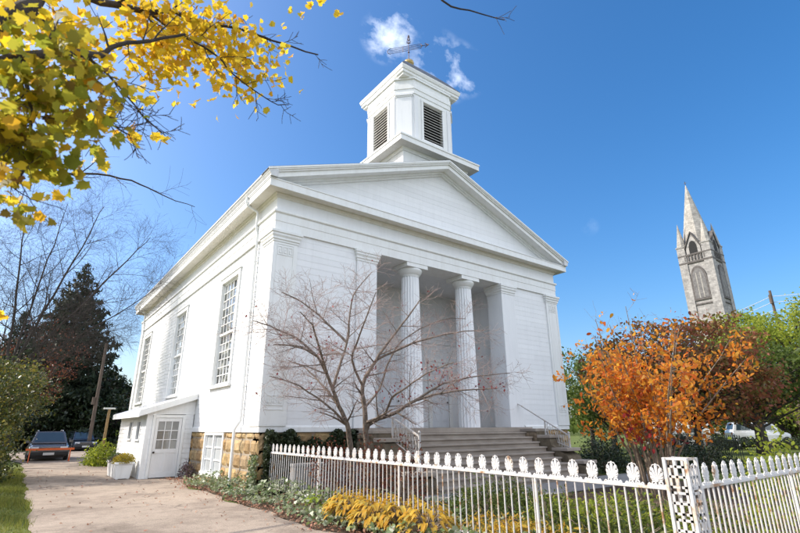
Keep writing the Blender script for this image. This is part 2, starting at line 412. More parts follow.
# walls
m = MB()
siding(m,'x',0,-1,.70,D-.70,.06,5.93,[(a,b,*WZ) for a,b in WIN],seed=3,lip=.010)
siding(m,'x',W,1,.70,D-.70,.06,5.93,seed=4)
siding(m,'y',D,1,.70,W-.70,.06,5.93,seed=5)
m.build('wall', M['siding'], church)
for a,b in ((.74,2.95),(11.13,W-.74)):
    m = MB(); siding(m,'y',0,-1,a,b,.06,5.93,exp=.21,lip=.006,seed=int(a*3)); m.box(a-.4,b+.03,.01,.4,-.02,5.95) if a<5 else m.box(a-.03,b+.4,.01,.4,-.02,5.95)
    m.build('front_wall', M['flush'], church)
# sill board round the foot of the boarding
m = MB(); m.ring([(-.05,-.10),(.045,-.10),(.045,.03),(.02,.075),(-.05,.075)],0,W,0,D,'l'); m.ring([(-.05,-.10),(.045,-.10),(.045,.03),(.02,.075),(-.05,.075)],0,W,0,D,'rb')
for a,b in ((-.045,2.9),(11.18,W+.045)): m.prism([(-.045,-.10),(-.045,.03),(-.02,.075),(.05,.075),(.05,-.10)],'x',a+.002,b-.002)
m.build('sill_board', M['trim'], church, bev=.004)

# foundation
f = MB(); BW = (2.95,5.02,-1.45,-.10)
f.box(.02,.5,.02,BW[0],G-.3,-.02); f.box(.02,.5,BW[1],D,G-.3,-.02); f.box(.02,.5,BW[0],BW[1],G-.3,BW[2])
f.box(.02,W-.02,.02,.5,G-.3,-.03); f.box(W-.5,W-.02,.5,D,G-.3,-.02); f.box(.5,W-.5,D-.5,D-.02,G-.3,-.02)
fo = f.build('foundation', M['mortar'], church)
f = MB(); blocks(f,'x',.02,-1,.0,9.5,G-.1,-.10,[BW],seed=21)
f.build('sandstone_blocks', M['stone'], fo)
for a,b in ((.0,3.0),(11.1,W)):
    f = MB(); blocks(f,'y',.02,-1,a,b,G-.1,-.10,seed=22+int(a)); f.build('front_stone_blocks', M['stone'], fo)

# corner pilasters with raised Greek key panels
def fret(mb, x0, z0, w, h, y, flip=False):
    """one row of Greek key in thin raised fillets on a front face"""
    t=.022; d=.014
    def H(a,b,z): mb.box(x0+a*w,x0+b*w,y-d,y+.004,z0+z*h,z0+z*h+t)
    def V(a,c,e): mb.box(x0+a*w,x0+a*w+t,y-d-.001,y+.004,z0+c*h,z0+e*h)
    for k in range(3):
        o=k/3
        V(o,0,1); H(o,o+.26,1); V(o+.26,.25,1); H(o+.10,o+.26,.25); V(o+.10,.25,.65); H(o+.10,o+.18,.65)
    H(0,1,0)
def pilaster(corner_x, sgn):
    m = MB()
    a,b = (corner_x, corner_x+sgn*.74); x0,x1=min(a,b),max(a,b)
    xa = x0-.07 if sgn>0 else x0; xb = x1 if sgn>0 else x1+.07
    m.box(xa,xb,-.07,.74,.06,5.60)
    p = m.build('corner_pilaster', M['trim'], church, bev=.006)
    m = MB()
    u0,u1=xa+.13,xb-.13
    fret(m,u0+.02,5.10,u1-u0-.04,.26,-.07); fret(m,u0+.02,.62,u1-u0-.04,.26,-.07)
    for x in (u0,u1): m.box(x-.011,x+.011,-.082,-.066,.52,5.44)
    for z in (.50,5.44): m.box(u0,u1,-.083,-.066,z,z+.022)
    m.build('key_pattern', M['trim'], p)
    m = MB()
    xx0,xx1=xa,xb; prof=[(.0,5.52),(.02,5.52),(.02,5.575),(.05,5.60),(.05,5.66),(.085,5.72),(.085,5.78),(.12,5.80),(.12,5.88),(.0,5.88)]
    m.ring(prof,xx0,xx1,-.07,.74); m.box(xx0+.005,xx1-.005,-.065,.735,5.55,5.87)
    m.build('capital', M['trim'], p, bev=.003)
    return p
pilaster(0,1); pilaster(W,-1)
for xx in ((-.06,.70),(W-.70,W+.06)):
    m=MB(); m.box(xx[0],xx[1],D-.70,D+.06,.06,5.90); m.build('corner_pilaster', M['trim'], church, bev=.006)

# entablature, frieze, cornice
m = MB()
m.ring([(-.1,5.90),(.07,5.90),(.07,6.20),(.085,6.205),(.085,6.47),(-.1,6.47)],0,W,0,D)
m.ring([(-.1,6.471),(.10,6.471),(.14,6.50),(.14,6.57),(.05,6.60),(-.1,6.60)],0,W,0,D)
m.box(3.0,11.08,-.05,.84,5.905,6.45)
m.build('architrave', M['trim'], church)
m = MB(); m.ring([(-.1,6.60),(.05,6.602),(.05,7.06),(-.1,7.06)],0,W,0,D); m.build('frieze', M['flush'], church)
m = MB()
m.ring([(-.1,7.151),(.47,7.151),(.47,7.13),(.50,7.13),(.50,7.36),(.52,7.37),(.52,7.40),(-.1,7.44)],0,W,0,D)
co_=m.build('cornice', M['trim'], church)
m = MB(); m.ring([(-.1,7.00),(.06,7.00),(.10,7.03),(.10,7.08),(.15,7.12),(.15,7.147),(.465,7.147),(.465,7.1505),(-.1,7.1505)],0,W,0,D); m.build('soffit', M['soffit'], co_)
for s in (0,1):
    m = MB(); X = (lambda x: x) if s==0 else (lambda x: W-x)
    m.prism([(X(-.30),7.41),(X(-.53),7.41),(X(-.54),7.46),(X(-.575),7.52),(X(-.60),7.58),(X(-.62),7.59),(X(-.62),7.655),(X(-.30),7.655)],'y',-.60,D+.6)
    m.build('gutter', M['gutter'], church)

# pediment
ty = MB(); z=7.40; rng=random.Random(9); k=0
while z < APZ-.35:
    zt=min(z+.21,APZ-.35)
    def xl(zz): return max(.0,(zz+.35-ZE)/SL+XE)
    a0,a1=xl(z),xl(zt); w=.006*rng.uniform(.7,1.3)
    xs=[a0]+([rng.uniform(3,11)] if W-2*a0>5 else [])+[W-a0]
    for i in range(len(xs)-1):
        p,q=xs[i],xs[i+1]; p1=a1 if i==0 else p; q1=W-a1 if i==len(xs)-2 else q
        ty.add([(p+.001,-w,z),(q-.001,-w,z),(max(q1-.001,p1+.002),-.001,zt),(p1+.001,-.001,zt),(p+.001,.004,z),(q-.001,.004,z)],[(0,1,2,3),(4,5,1,0)])
    z=zt
ty.build('pediment', M['flush'], church)
m = MB()
def rake(d0,d1,y0,y1,x0):
    for s in (0,1):
        X=(lambda x:x) if s==0 else (lambda x:W-x)
        L=lambda x: ZE+SL*(x-XE)
        m.prism([(X(x0),L(x0)-d0),(X(APX),APZ-d0),(X(APX),APZ-d1),(X(x0),L(x0)-d1)],'y',y0,y1)
rake(0,.065,-.62,.0,-.62); rake(.065,.11,-.595,.0,-.60); rake(.11,.17,-.555,.0,-.57)
rake(.17,.34,-.503,.0,-.30); rake(.34,.43,-.17,.0,-.05); rake(.43,.50,-.09,.0,.1)
m.build('raking_cornice', M['trim'], church)
# roof
m = MB()
for s in (0,1):
    X=(lambda x:x) if s==0 else (lambda x:W-x)
    m.prism([(X(-.60),ZE+SL*.02+.002),(X(APX),APZ+.002),(X(APX),APZ+.03),(X(-.60),ZE+SL*.02+.03)],'y',-.57,D+.6)
m.box(APX-.12,APX+.12,-.5,D+.6,APZ+.0,APZ+.05)
m.build('roof', M['roof'], church)
m = MB(); m.prism([(0,7.4),(W,7.4),(APX,APZ-.05)],'y',D-.1,D); m.build('rear_gable', M['siding'], church)

# porch: back wall, side walls, ceiling, floor
m = MB()
m.box(3.0,11.08,3.2,3.4,-.02,5.98)
m.box(3.0,3.45,.86,3.2,-.02,5.98); m.box(10.63,11.08,.86,3.2,-.02,5.98)
m.box(3.45,10.63,3.15,3.2,3.62,3.86); m.box(3.45,10.63,3.12,3.2,3.80,3.9)
m.build('porch_wall', M['wall_dim'], church, bev=.005)
m = MB(); m.box(3.2,10.9,.845,3.3,5.91,5.99); m.build('porch_ceiling', M['wall_dim'], church)
m = MB(); m.box(2.95,11.13,-.42,3.3,-.17,-.004); m.build('porch_floor', M['step'], church, bev=.01)
def panel_door(x0,x1,z1,leafs,pane=False):
    m = MB(); y=3.2
    m.box(x0-.18,x0,y-.09,y,0,z1+.2); m.box(x1,x1+.18,y-.09,y,0,z1+.2); m.box(x0-.24,x1+.24,y-.12,y,z1+.2,z1+.34); m.box(x0,x1,y-.088,y,z1,z1+.2)
    fr = m.build('door_frame', M['trim'], church, bev=.006)
    w=(x1-x0)/leafs
    for k in range(leafs):
        m = MB(); a=x0+k*w+.006; b=x0+(k+1)*w-.006
        m.box(a,b,y-.03,y-.004,.01,z1-.01)
        cs=[(a+.1,(a+b)/2-.05),((a+b)/2+.05,b-.1)]
        for (p,q) in cs:
            for (r,s) in ((.25,.9),(1.05,z1-.9),(z1-.75,z1-.15)): m.box(p,q,y-.042,y-.03,r,s); m.box(p+.06,q-.06,y-.052,y-.04,r+.06,s-.06)
        dr=m.build('door_leaf', M['door_dim'], fr, bev=.005)
    m=MB(); xk=(x0+x1)/2+(.06 if leafs==2 else w*.4); m.lathe([(.0,1.02),(.03,1.03),(.035,1.06),(.02,1.09),(.0,1.1)],xk,y-.08,12); m.build('door_knob', M['knob'], fr)
panel_door(6.05,8.03,2.95,2); panel_door(4.15,5.15,2.6,1); panel_door(8.93,9.93,2.6,1)

# antae and fluted columns
for x0,x1 in ((2.98,3.80),(10.28,11.10)):
    m=MB(); m.box(x0,x1,-.055,.78,-.002,5.62); a=m.build('anta', M['flush'], church, bev=.008)
    m=MB(); prof=[(.0,5.50),(.02,5.50),(.02,5.56),(.05,5.60),(.05,5.66),(.085,5.72),(.085,5.79),(.11,5.80),(.11,5.895),(.0,5.895)]
    m.ring(prof,x0,x1,-.055,.78); m.box(x0+.004,x1-.004,-.05,.775,5.52,5.89); m.build('capital', M['trim'], a, bev=.003)
def column(cx,cy):
    m=MB(); NF=20; n=NF*6; vs=[]; zs=[0,.03]+[i*5.42/14+.03 for i in range(1,15)]
    for z in zs:
        t=z/5.45; r=.415-.085*t**1.25
        for k in range(n):
            a=2*math.pi*k/n; ph=(k%6)/6
            vs.append((cx+(r-.030*math.sin(math.pi*ph)**.8)*math.cos(a),cy+(r-.030*math.sin(math.pi*ph)**.8)*math.sin(a),z-.003))
    fs=[(i*n+k,i*n+(k+1)%n,(i+1)*n+(k+1)%n,(i+1)*n+k) for i in range(len(zs)-1) for k in range(n)]
    m.add(vs,fs,False)
    c=m.build('column', M['flush'], church)
    m=MB(); m.lathe([(.30,5.43),(.335,5.44),(.335,5.47),(.345,5.475),(.345,5.50),(.36,5.51),(.41,5.58),(.455,5.65),(.47,5.70),(.455,5.735),(.30,5.74)],cx,cy,40)
    m.box(cx-.50,cx+.50,cy-.47,cy+.47,5.742,5.902)
    m.build('capital', M['trim'], c, bev=.004)
column(5.66,.42); column(8.46,.42)

# tall side windows
def tall_window(a,b):
    z0,z1=WZ; m=MB()
    for y0,y1 in ((a,a+.17),(b-.17,b)): m.box(-.055,.16,y0,y1,z0+.10,z1-.18)
    m.box(-.06,.16,a,b,z1-.178,z1); m.box(-.09,.16,a-.04,b+.04,z1+.001,z1+.06)
    m.box(-.11,.16,a-.05,b+.05,z0,z0+.098)
    w=m.build('window', M['trim'], church, bev=.005)
    ia,ib=a+.175,b-.175; zb,zt=z0+.10,z1-.18; zm=zb+(zt-zb)*.47
    for lo,hi,x in ((zb,zm+.05,.10),(zm,zt,.065)):
        s=MB()
        s.box(x-.02,x+.02,ia,ia+.075,lo,hi); s.box(x-.02,x+.02,ib-.075,ib,lo,hi)
        s.box(x-.022,x+.018,ia+.075,ib-.075,lo,lo+.085); s.box(x-.022,x+.018,ia+.075,ib-.075,hi-.07,hi)
        for k in range(1,5):
            y=ia+.075+(ib-ia-.15)*k/5; s.box(x-.016,x+.016,y-.013,y+.013,lo+.085,hi-.07)
        for k in range(1,6):
            z=lo+.085+(hi-lo-.155)*k/6; s.box(x-.0145,x+.0145,ia+.075,ib-.075,z-.012,z+.012)
        s.build('sash', M['trim'], w)
    for lo,hi,x,mm in ((zb,zm,.112,'pane'),(zm,zt,.077,'pane')):
        rng=random.Random(int(a*10)+int(lo)); g=MB()
        for i in range(5):
            for j in range(6):
                y0=ia+(ib-ia)*i/5; y1=ia+(ib-ia)*(i+1)/5; p=lo+(hi-lo)*j/6; q=lo+(hi-lo)*(j+1)/6
                t=rng.uniform(-.007,.007); v=rng.uniform(-.007,.007)
                g.add([(x+t,y0,p),(x-t,y1,p),(x-t+v,y1,q),(x+t+v,y0,q)],[(0,1,2,3)])
        g.build('pane', M[mm], w)
    # drapes gathered at the sides, a half curtain below, a dark room behind
    c=MB()
    def drape(ya,yb,za,zb2,x0_,amp):
        n=max(8,int((yb-ya)/.03)); vs=[]
        for i in range(n+1):
            yy=ya+(yb-ya)*i/n; xx=x0_+amp*math.sin(i*1.35+a)
            vs+=[(xx,yy,za),(xx+.01,yy,zb2)]
        c.add(vs,[(2*i,2*i+2,2*i+3,2*i+1) for i in range(n)],True)
    wd=ib-ia
    drape(ia-.02,ia+wd*.36,zb-.02,zt+.02,.24,.03); drape(ib-wd*.34,ib+.02,zb-.02,zt+.02,.24,.03); drape(ia,ib,zb-.02,zm-.05,.19,.015)
    c.build('curtain', M['curtain'], w)
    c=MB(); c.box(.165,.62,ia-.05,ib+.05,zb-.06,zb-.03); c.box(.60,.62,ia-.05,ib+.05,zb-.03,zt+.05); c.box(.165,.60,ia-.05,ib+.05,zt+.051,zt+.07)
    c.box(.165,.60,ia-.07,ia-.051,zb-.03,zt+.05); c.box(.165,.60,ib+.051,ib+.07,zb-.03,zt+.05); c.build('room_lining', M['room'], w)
for a,b in WIN: tall_window(a,b)
# basement window
a,b,z0,z1=BW; m=MB()
m.box(-.02,.2,a,a+.10,z0,z1-.1); m.box(-.02,.2,b-.10,b,z0,z1-.1); m.box(-.022,.2,a,b,z1-.099,z1+.0); m.box(-.06,.2,a-.02,b+.02,z0-.03,z0+.09); m.box(-.015,.16,(a+b)/2-.05,(a+b)/2+.05,z0+.09,z1-.1)
for y0,y1 in ((a+.1,(a+b)/2-.05),((a+b)/2+.05,b-.1)):
    for k in (1,2): z=z0+.09+(z1-z0-.19)*k/3; m.box(.03,.07,y0,y1,z-.02,z+.02)
    for y in (y0,y1-.05): m.box(.028,.072,y,y+.05,z0+.09,z1-.1)
bw=m.build('basement_window', M['trim'], church, bev=.004)
g=MB(); g.box(.06,.065,a+.1,b-.1,z0+.09,z1-.1); g.build('pane', M['pane_light'], bw)

# downspouts
def downspout(y, foot=True):
    m=MB(); r=.045
    m.tube([(-.56,y,7.42),(-.56,y,7.24),(-.50,y,7.12),(-.16,y,6.98),(-.15,y,6.9),(-.15,y,6.45),(-.12,y,6.3),(-.085,y,6.2),(-.08,y,.32),(-.09,y,.22),(-.15,y+.05,.10),(-.20,y+.1,-.02),(-.20,y+.1,-.15),(-.20,y+.1,G+.13)],r,10)
    for z in (5.2,3.2,1.2): m.tube([(-.08,y,z),(-.08,y,z+.05)],r+.012,10)
    d=m.build('downspout', M['trim'], church)
    if foot:
        m=MB(); m.tube([(-.20,y+.1,G-.05),(-.20,y+.1,G+.16)],.075,12); m.build('drain_fitting', M['green_pvc'], d)
downspout(1.36); downspout(D-.9,False)

# belfry
BX, BY = APX-.06, 1.98
bel=MB(); bel.box(BX-1.78,BX+1.78,BY-1.78,BY+1.78,8.6,10.98)
bel.ring([(-.1,10.80),(.03,10.80),(.07,10.90),(.07,10.96),(.43,10.97),(.43,11.19),(.46,11.20),(.46,11.27),(-.25,11.52),(-.3,11.52)],BX-1.78,BX+1.78,BY-1.78,BY+1.78)
B=bel.build('belfry_base', M['trim'], church, bev=.006)
m=MB(); h=1.66; t=.18; lw=.56; ch=.60; z0,z1=11.40,14.02; o0,o1=11.86,13.74; hf=h-ch
for s in (0,1):
    for k in (-1,1):
        def bx_(u0,u1,za,zb):
            if s==0: y=BY+k*(h-t/2); m.box(BX+u0,BX+u1,y-t/2,y+t/2,za,zb)
            else: x=BX+k*(h-t/2); m.box(x-t/2,x+t/2,BY+u0,BY+u1,za,zb)
        bx_(-hf,-lw,z0,z1); bx_(lw,hf,z0,z1); bx_(-lw,lw,z0,o0); bx_(-lw,lw,o1,z1)
bt=m.build('belfry_body', M['trim'], church)
for sx in (-1,1):
    for sy in (-1,1):
        # pilaster standing across the cut corner, with its own cap
        A_=Vector((BX+sx*h,BY+sy*hf,0)); B_=Vector((BX+sx*hf,BY+sy*h,0)); n_=Vector((sx,sy,0)).normalized(); d_=(B_-A_).normalized()
        m=MB()
        def slab(e0,e1,dep,za,zb):
            q=[A_+d_*e0+n_*dep,B_-d_*e1+n_*dep,B_-d_*e1-n_*.16,A_+d_*e0-n_*.16]
            m.hexa([(p.x,p.y,za) for p in q]+[(p.x,p.y,zb) for p in q])
        slab(.0,.0,.0,z0,14.0); slab(.09,.09,.045,z0,13.82); slab(.06,.06,.07,13.82,13.88); slab(.03,.03,.10,13.88,13.995)
        m.build('belfry_pilaster', M['flush'], bt, bev=.006)
        for (ux,uy,px,py) in ((1,0,BX+sx*(hf-.10),BY+sy*h),(0,1,BX+sx*h,BY+sy*(hf-.10))):
            m=MB(); w_=.10
            if ux: m.box(px-w_,px+w_,min(py-sy*.02,py+sy*.035),max(py-sy*.02,py+sy*.035),z0+.01,13.9)
            else: m.box(min(px-sx*.02,px+sx*.035),max(px-sx*.02,px+sx*.035),py-w_,py+w_,z0+.01,13.9)
            m.build('belfry_pilaster', M['flush'], bt, bev=.005)
def louver(ax,k):
    m=MB()
    def bx(u0,u1,d0,d1,z0_,z1_,mm=m):
        # d outward
        if ax=='y': y=BY+k*h; mm.box(BX+u0,BX+u1,min(y+k*d0,y+k*d1),max(y+k*d0,y+k*d1),z0_,z1_)
        else: x=BX+k*h; mm.box(min(x+k*d0,x+k*d1),max(x+k*d0,x+k*d1),BY+u0,BY+u1,z0_,z1_)
    for u0,u1 in ((-lw-.11,-lw),(lw,lw+.11)): bx(u0,u1,-.02,.05,o0-.10,o1)
    bx(-lw-.12,lw+.12,-.02,.055,o1+.001,o1+.13); bx(-lw-.16,lw+.16,-.02,.07,o0-.19,o0-.10)
    lf=m.build('louver_frame', M['trim'], bt, bev=.004)
    m=MB(); n=14; st=(o1-o0+.1)/n
    for i in range(n):
        z=o0-.10+st*(i+.15)
        q=[]
        for u in (-lw,lw):
            for d,zz in ((.02,z),(.02,z+.018),(-.10,z+st*.62+.018),(-.10,z+st*.62)):
                q.append((BX+u,BY+k*(h+d),zz) if ax=='y' else (BX+k*(h+d),BY+u,zz))
        m.add(q,[(0,1,2,3),(4,7,6,5),(0,4,5,1),(1,5,6,2),(2,6,7,3),(3,7,4,0)])
    m.build('louver_slats', M['louver'], lf)
    m=MB(); bx(-lw,lw,-.17,-.16,o0-.1,o1,m); m.build('louver_backing', M['dark'], lf)
for ax in 'xy':
    for k in (-1,1): louver(ax,k)
m=MB()
def octa(mm,grow,za,zb):
    g=grow; c=hf+g*.41; q=[(-h-g,-c),(-c,-h-g),(c,-h-g),(h+g,-c),(h+g,c),(c,h+g),(-c,h+g),(-h-g,c)]
    mm.prism([(BX+x,BY+y) for x,y in q],'z',za,zb)
octa(m,.03,14.0,14.24); octa(m,.055,14.241,14.48); octa(m,.02,14.481,14.74); octa(m,.08,14.741,14.82)
m.ring([(-.4,14.82),(-.06,14.822),(-.04,14.88),(.02,14.93),(.02,15.06),(.05,15.07),(.07,15.13),(.09,15.20),(.09,15.25),(-.4,15.27)],BX-h,BX+h,BY-h,BY+h)
m.build('belfry_cornice', M['trim'], church)
m=MB(); ps=[(1.735,15.262),(1.735,15.30),(1.33,15.86),(.90,16.38),(.46,16.82),(.18,17.04)]; vs=[]
for r_q,z in ps: vs+=[(BX-r_q,BY-r_q,z),(BX+r_q,BY-r_q,z),(BX+r_q,BY+r_q,z),(BX-r_q,BY+r_q,z)]
m.add(vs,[(4*i+k,4*i+(k+1)%4,4*i+4+(k+1)%4,4*i+4+k) for i in range(len(ps)-1) for k in range(4)]+[(0,3,2,1),(20,21,22,23)])
m.build('belfry_roof', M['lead'], church)
# weathervane
m=MB(); m.tube([(BX,BY,17.0),(BX,BY,18.95)],[.022,.014],8)
m.tube([(BX,BY,18.0),(BX,BY,18.04)],.05,8)
wv=m.build('weathervane', M['bronze'], church)
m=MB(); m.lathe([(.24,16.98),(.28,17.06),(.16,17.12),(.15,17.16),(.23,17.22),(.26,17.32),(.23,17.42),(.13,17.50),(.03,17.56)],BX,BY,20); m.build('gilded_ball', M['gold'], wv)
m=MB(); dv=Vector(VANE).normalized(); c0=Vector((BX,BY,18.28))
def P(s,z): q=c0+dv*s; return (q.x,q.y,q.z+z)
for zz in (-.17,-.057,.057,.17): m.tube([P(-1.05+abs(zz)*.6,zz*.9),P(.62,zz*.75)],.012,6)
for k in range(9):
    pass
m.tube([P(-.95,-.17),P(-1.06,-.12),P(-1.11,0),P(-1.06,.12),P(-.95,.17)],.02,6)
m.tube([P(.62,-.14),P(.70,0),P(.62,.14)],.02,6); m.tube([P(.62,0),P(.98,0)],.02,6)
m.tube([P(.84,.12),P(1.04,0),P(.84,-.12)],.022,6); m.tube([P(-.3,-.17),P(-.3,.17)],.016,6)
m.build('arrow', M['bronze'], wv)
m=MB()
for z,r in ((18.64,.12),(18.82,.09),(18.96,.055)):
    for k in range(6):
        a=k*math.pi/3; m.tube([(BX,BY,z-.08),(BX+r*.9*math.cos(a),BY+r*.9*math.sin(a),z),(BX+r*.75*math.cos(a),BY+r*.75*math.sin(a),z+.10)],[.014,.018,.006],6)
m.lathe([(.02,18.93),(.05,19.0),(.045,19.06),(.0,19.14)],BX,BY,10)
m.build('finial', M['bronze'], wv)

# ------------------------------------------------------------------ lean-to entrance on the side
lt=thing('side_entrance','small white lean-to with sloping roof and half-glazed door against the church side','lean-to',(-.8,9.4,G))
LX,LY0,LY1=-1.62,6.62,12.4; GZ=G-.04
def roofz(x): return 1.16+.33*x
m=MB(); DX0,DX1,DZ=-1.34,-.42,.40
# south gable wall, boards around the door
siding(m,'y',LY0,-1,LX+.08,DX0-.1,GZ,.52,exp=.17,seed=31); siding(m,'y',LY0,-1,DX1+.1,-.03,GZ,.52,exp=.17,seed=32)
m.prism([(LX+.0,.52),(-.012,.52),(-.012,roofz(0)),(LX,roofz(LX))],'y',LY0-.012,LY0+.05)
LW=[(7.55,8.35),(9.25,10.05)]
siding(m,'x',LX,-1,LY0+.08,LY1-.02,GZ,.36,[(a,b,-.42,.36) for a,b in LW],exp=.17,seed=33)
m.box(LX-.01,LX+.05,LY0,LY1,.36,roofz(LX)-.0)
siding(m,'y',LY1,1,LX+.02,-.03,GZ,.5,exp=.17,seed=34)
m.box(LX-.022,LX+.08,LY0-.022,LY0+.08,GZ,.55)
m.box(LX+.02,LX+.04,LY0+.1,LY1-.1,GZ,-.42)
m.build('wall', M['siding'], lt)
m=MB()
m.prism([(LX-.30,roofz(LX-.30)+.02),(-.01,roofz(0)+.02),(-.01,roofz(0)+.12),(LX-.30,roofz(LX-.30)+.12)],'y',LY0-.20,LY1+.2)
r_=m.build('roof', M['gutter'], lt, bev=.005)
m=MB(); m.prism([(LX-.32,roofz(LX-.32)-.08),(-.014,roofz(0)-.08),(-.014,roofz(0)+.135),(LX-.32,roofz(LX-.32)+.135)],'y',LY0-.235,LY0-.205)
m.box(LX-.34,LX-.31,LY0-.20,LY1+.2,roofz(LX-.32)-.10,roofz(LX-.32)+.10)
m.build('fascia_board', M['trim'], r_, bev=.004)
m=MB()
m.box(DX0-.1,DX0,LY0-.04,LY0+.06,GZ,DZ+.1); m.box(DX1,DX1+.1,LY0-.04,LY0+.06,GZ,DZ+.1); m.box(DX0,DX1,LY0-.039,LY0+.06,DZ,DZ+.099)
m.build('door_frame', M['trim'], lt, bev=.004)
m=MB(); y=LY0+.01; zb=GZ+.06; gz0,gz1=-.68,.27; st=.11
m.box(DX0+.01,DX0+st,y-.022,y+.02,zb,DZ-.01); m.box(DX1-st,DX1-.01,y-.022,y+.02,zb,DZ-.01)
m.box(DX0+st,DX1-st,y-.0215,y+.02,gz1,DZ-.01); m.box(DX0+st,DX1-st,y-.0215,y+.02,gz0-.14,gz0); m.box(DX0+st,DX1-st,y-.0215,y+.02,zb,zb+.16)
m.box(DX0+st,DX1-st,y-.008,y+.015,zb+.16,gz0-.14)
xm=(DX0+DX1)/2; m.box(xm-.045,xm+.045,y-.021,y+.018,zb+.16,gz0-.14)
for k in (1,2):
    x=DX0+st+(DX1-DX0-2*st)*k/3; m.box(x-.014,x+.014,y-.02,y+.018,gz0,gz1)
    z=gz0+(gz1-gz0)*k/3; m.box(DX0+st,DX1-st,y-.0195,y+.0175,z-.014,z+.014)
dr=m.build('door', M['door'], lt, bev=.003)
m=MB()
for i in range(3):
    for j in range(3):
        a_=DX0+st+(DX1-DX0-2*st)*i/3; b_=DX0+st+(DX1-DX0-2*st)*(i+1)/3; c_=gz0+(gz1-gz0)*j/3; d_=gz0+(gz1-gz0)*(j+1)/3
        m.add([(a_,y+.006,c_),(b_,y+.006+random.uniform(-.003,.003),c_),(b_,y+.006,d_),(a_,y+.006+random.uniform(-.003,.003),d_)],[(0,1,2,3)])
m.build('pane', M['pane_light'] if False else M['pane_door'], dr)
m=MB(); m.tube([(DX0+.06,y-.02,-.79),(DX0+.06,y-.05,-.79),(DX0+.06,y-.055,-.79),(DX0+.06,y-.095,-.79),(DX0+.06,y-.10,-.79)],[.014,.014,.034,.036,.02],12); m.build('door_knob', M['knob'], dr)
for a,b in LW:
    m=MB(); z0_,z1_=-.42,.36
    for y0,y1 in ((a,a+.09),(b-.09,b)): m.box(LX-.035,LX+.06,y0,y1,z0_+.06,z1_)
    m.box(LX-.07,LX+.06,a-.03,b+.03,z0_,z0_+.058); m.box(LX-.034,LX+.06,a+.09,b-.09,z1_-.09,z1_-.001)
    w=m.build('window', M['trim'], lt, bev=.004)
    m=MB(); m.box(LX+.03,LX+.035,a+.09,b-.09,z0_+.06,z1_-.09); m.build('pane', M['pane_dark'], w)

# ------------------------------------------------------------------ steps and rails
stp=thing('stone_steps','wide flight of worn sandstone steps up to the columned porch','steps',(7.04,-1.6,G))
for k in range(1,10):
    m=MB(); zt=-.005-.168*k; y1=-.42-.30*(k-1); y0=y1-.30; zz=max(zt,G+.005)
    if zt<G: break
    e=.05*k if k>3 else 0
    m.box(3.76,10.34,y0+.03,y1+.06,max(G-.1,zt-.26),zt-.055)
    m.box(3.75,10.35,y0-.015,y1+.05,zt-.056,zt)
    m.build('step', M['step'], stp, bev=.012)
def cheek(x0,x1,seed):
    m=MB(); prof=[(-.03,G-.1),(-.03,-.14),(-1.15,-.14),(-1.2,-.32),(-1.75,-.42),(-1.8,-.62),(-2.45,-.98),(-2.5,-1.1),(-3.05,-1.28),(-3.05,G-.1)]
    m.prism(prof,'x',x0+.02,x1-.02)
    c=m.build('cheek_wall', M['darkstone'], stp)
    b=MB()
    blocks(b,'x',x0+.02,-1,-1.2,-.05,G,-.16,seed=seed)
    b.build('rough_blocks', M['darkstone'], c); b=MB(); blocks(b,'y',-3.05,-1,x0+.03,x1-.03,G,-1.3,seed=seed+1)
    m=MB()
    for i,(y0,y1,z) in enumerate(((-1.18,-.05,-.14),(-1.78,-1.2,-.37),(-2.48,-1.8,-.8),(-3.08,-2.5,-1.19))): m.box(x0,x1,y0,y1,z-.02,z+.09)
    m.build('coping_stone', M['step'], c, bev=.02)
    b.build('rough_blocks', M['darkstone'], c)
cheek(2.95,3.75,41); cheek(10.35,11.15,43)
def rail(x,label,ends):
    (y0,z0),(y1,z1)=ends
    t=thing('stair_railing',label,'railing',(x,(y0+y1)/2,-1.0),'white iron railings beside the church steps')
    m=MB(); m.bar((x,y0,z0),(x,y1,z1),.05,.045); m.build('handrail', M['iron'], t, bev=.006)
    zl=lambda y: z0+(z1-z0)*(y-y0)/(y1-y0)
    gnd=lambda y: -.07 if y>-1.2 else (-.30 if y>-1.8 else (-.73 if y>-2.5 else -1.12))
    ym=y0+(y1-y0)*.55
    for yy in (ym,):
        m=MB(); m.box(x-.02,x+.02,yy-.02,yy+.02,gnd(yy),zl(yy)-.015); m.build('post', M['iron'], t)
    m=MB(); m.box(x-.028,x+.028,y1-.028,y1+.028,gnd(y1),z1+.06); m.lathe([(.03,z1+.06),(.045,z1+.08),(.045,z1+.11),(.02,z1+.14),(0,z1+.15)],x,y1,10); m.build('newel', M['iron'], t)
    m=MB(); lo=lambda y: zl(y)-.62
    m.bar((x,ym,lo(ym)),(x,y1,max(lo(y1),gnd(y1)+.03)),.022)
    n=9
    for k in range(1,n):
        yy=ym+(y1-ym)*k/n; m.tube([(x,yy,max(lo(yy),gnd(yy)+.03)),(x,yy,zl(yy)-.02)],.008,6)
    for k in range(n-1):
        ya=ym+(y1-ym)*(k+.0)/n; yb=ym+(y1-ym)*(k+1.)/n
        m.tube([(x,ya,zl(ya)-.3),(x,(ya+yb)/2,zl((ya+yb)/2)-.10),(x,yb,zl(yb)-.3),(x,(ya+yb)/2,zl((ya+yb)/2)-.5),(x,ya,zl(ya)-.3)],.007,5)
    m.build('lattice_panel', M['iron'], t)
rail(3.38,'white iron stair railing left of the columns, behind the bare dogwood',((-.06,.90),(-2.78,-.22)))
rail(10.78,'white iron stair railing right of the columns, by the orange-leaved shrub',((-.06,.90),(-2.3,-.30)))
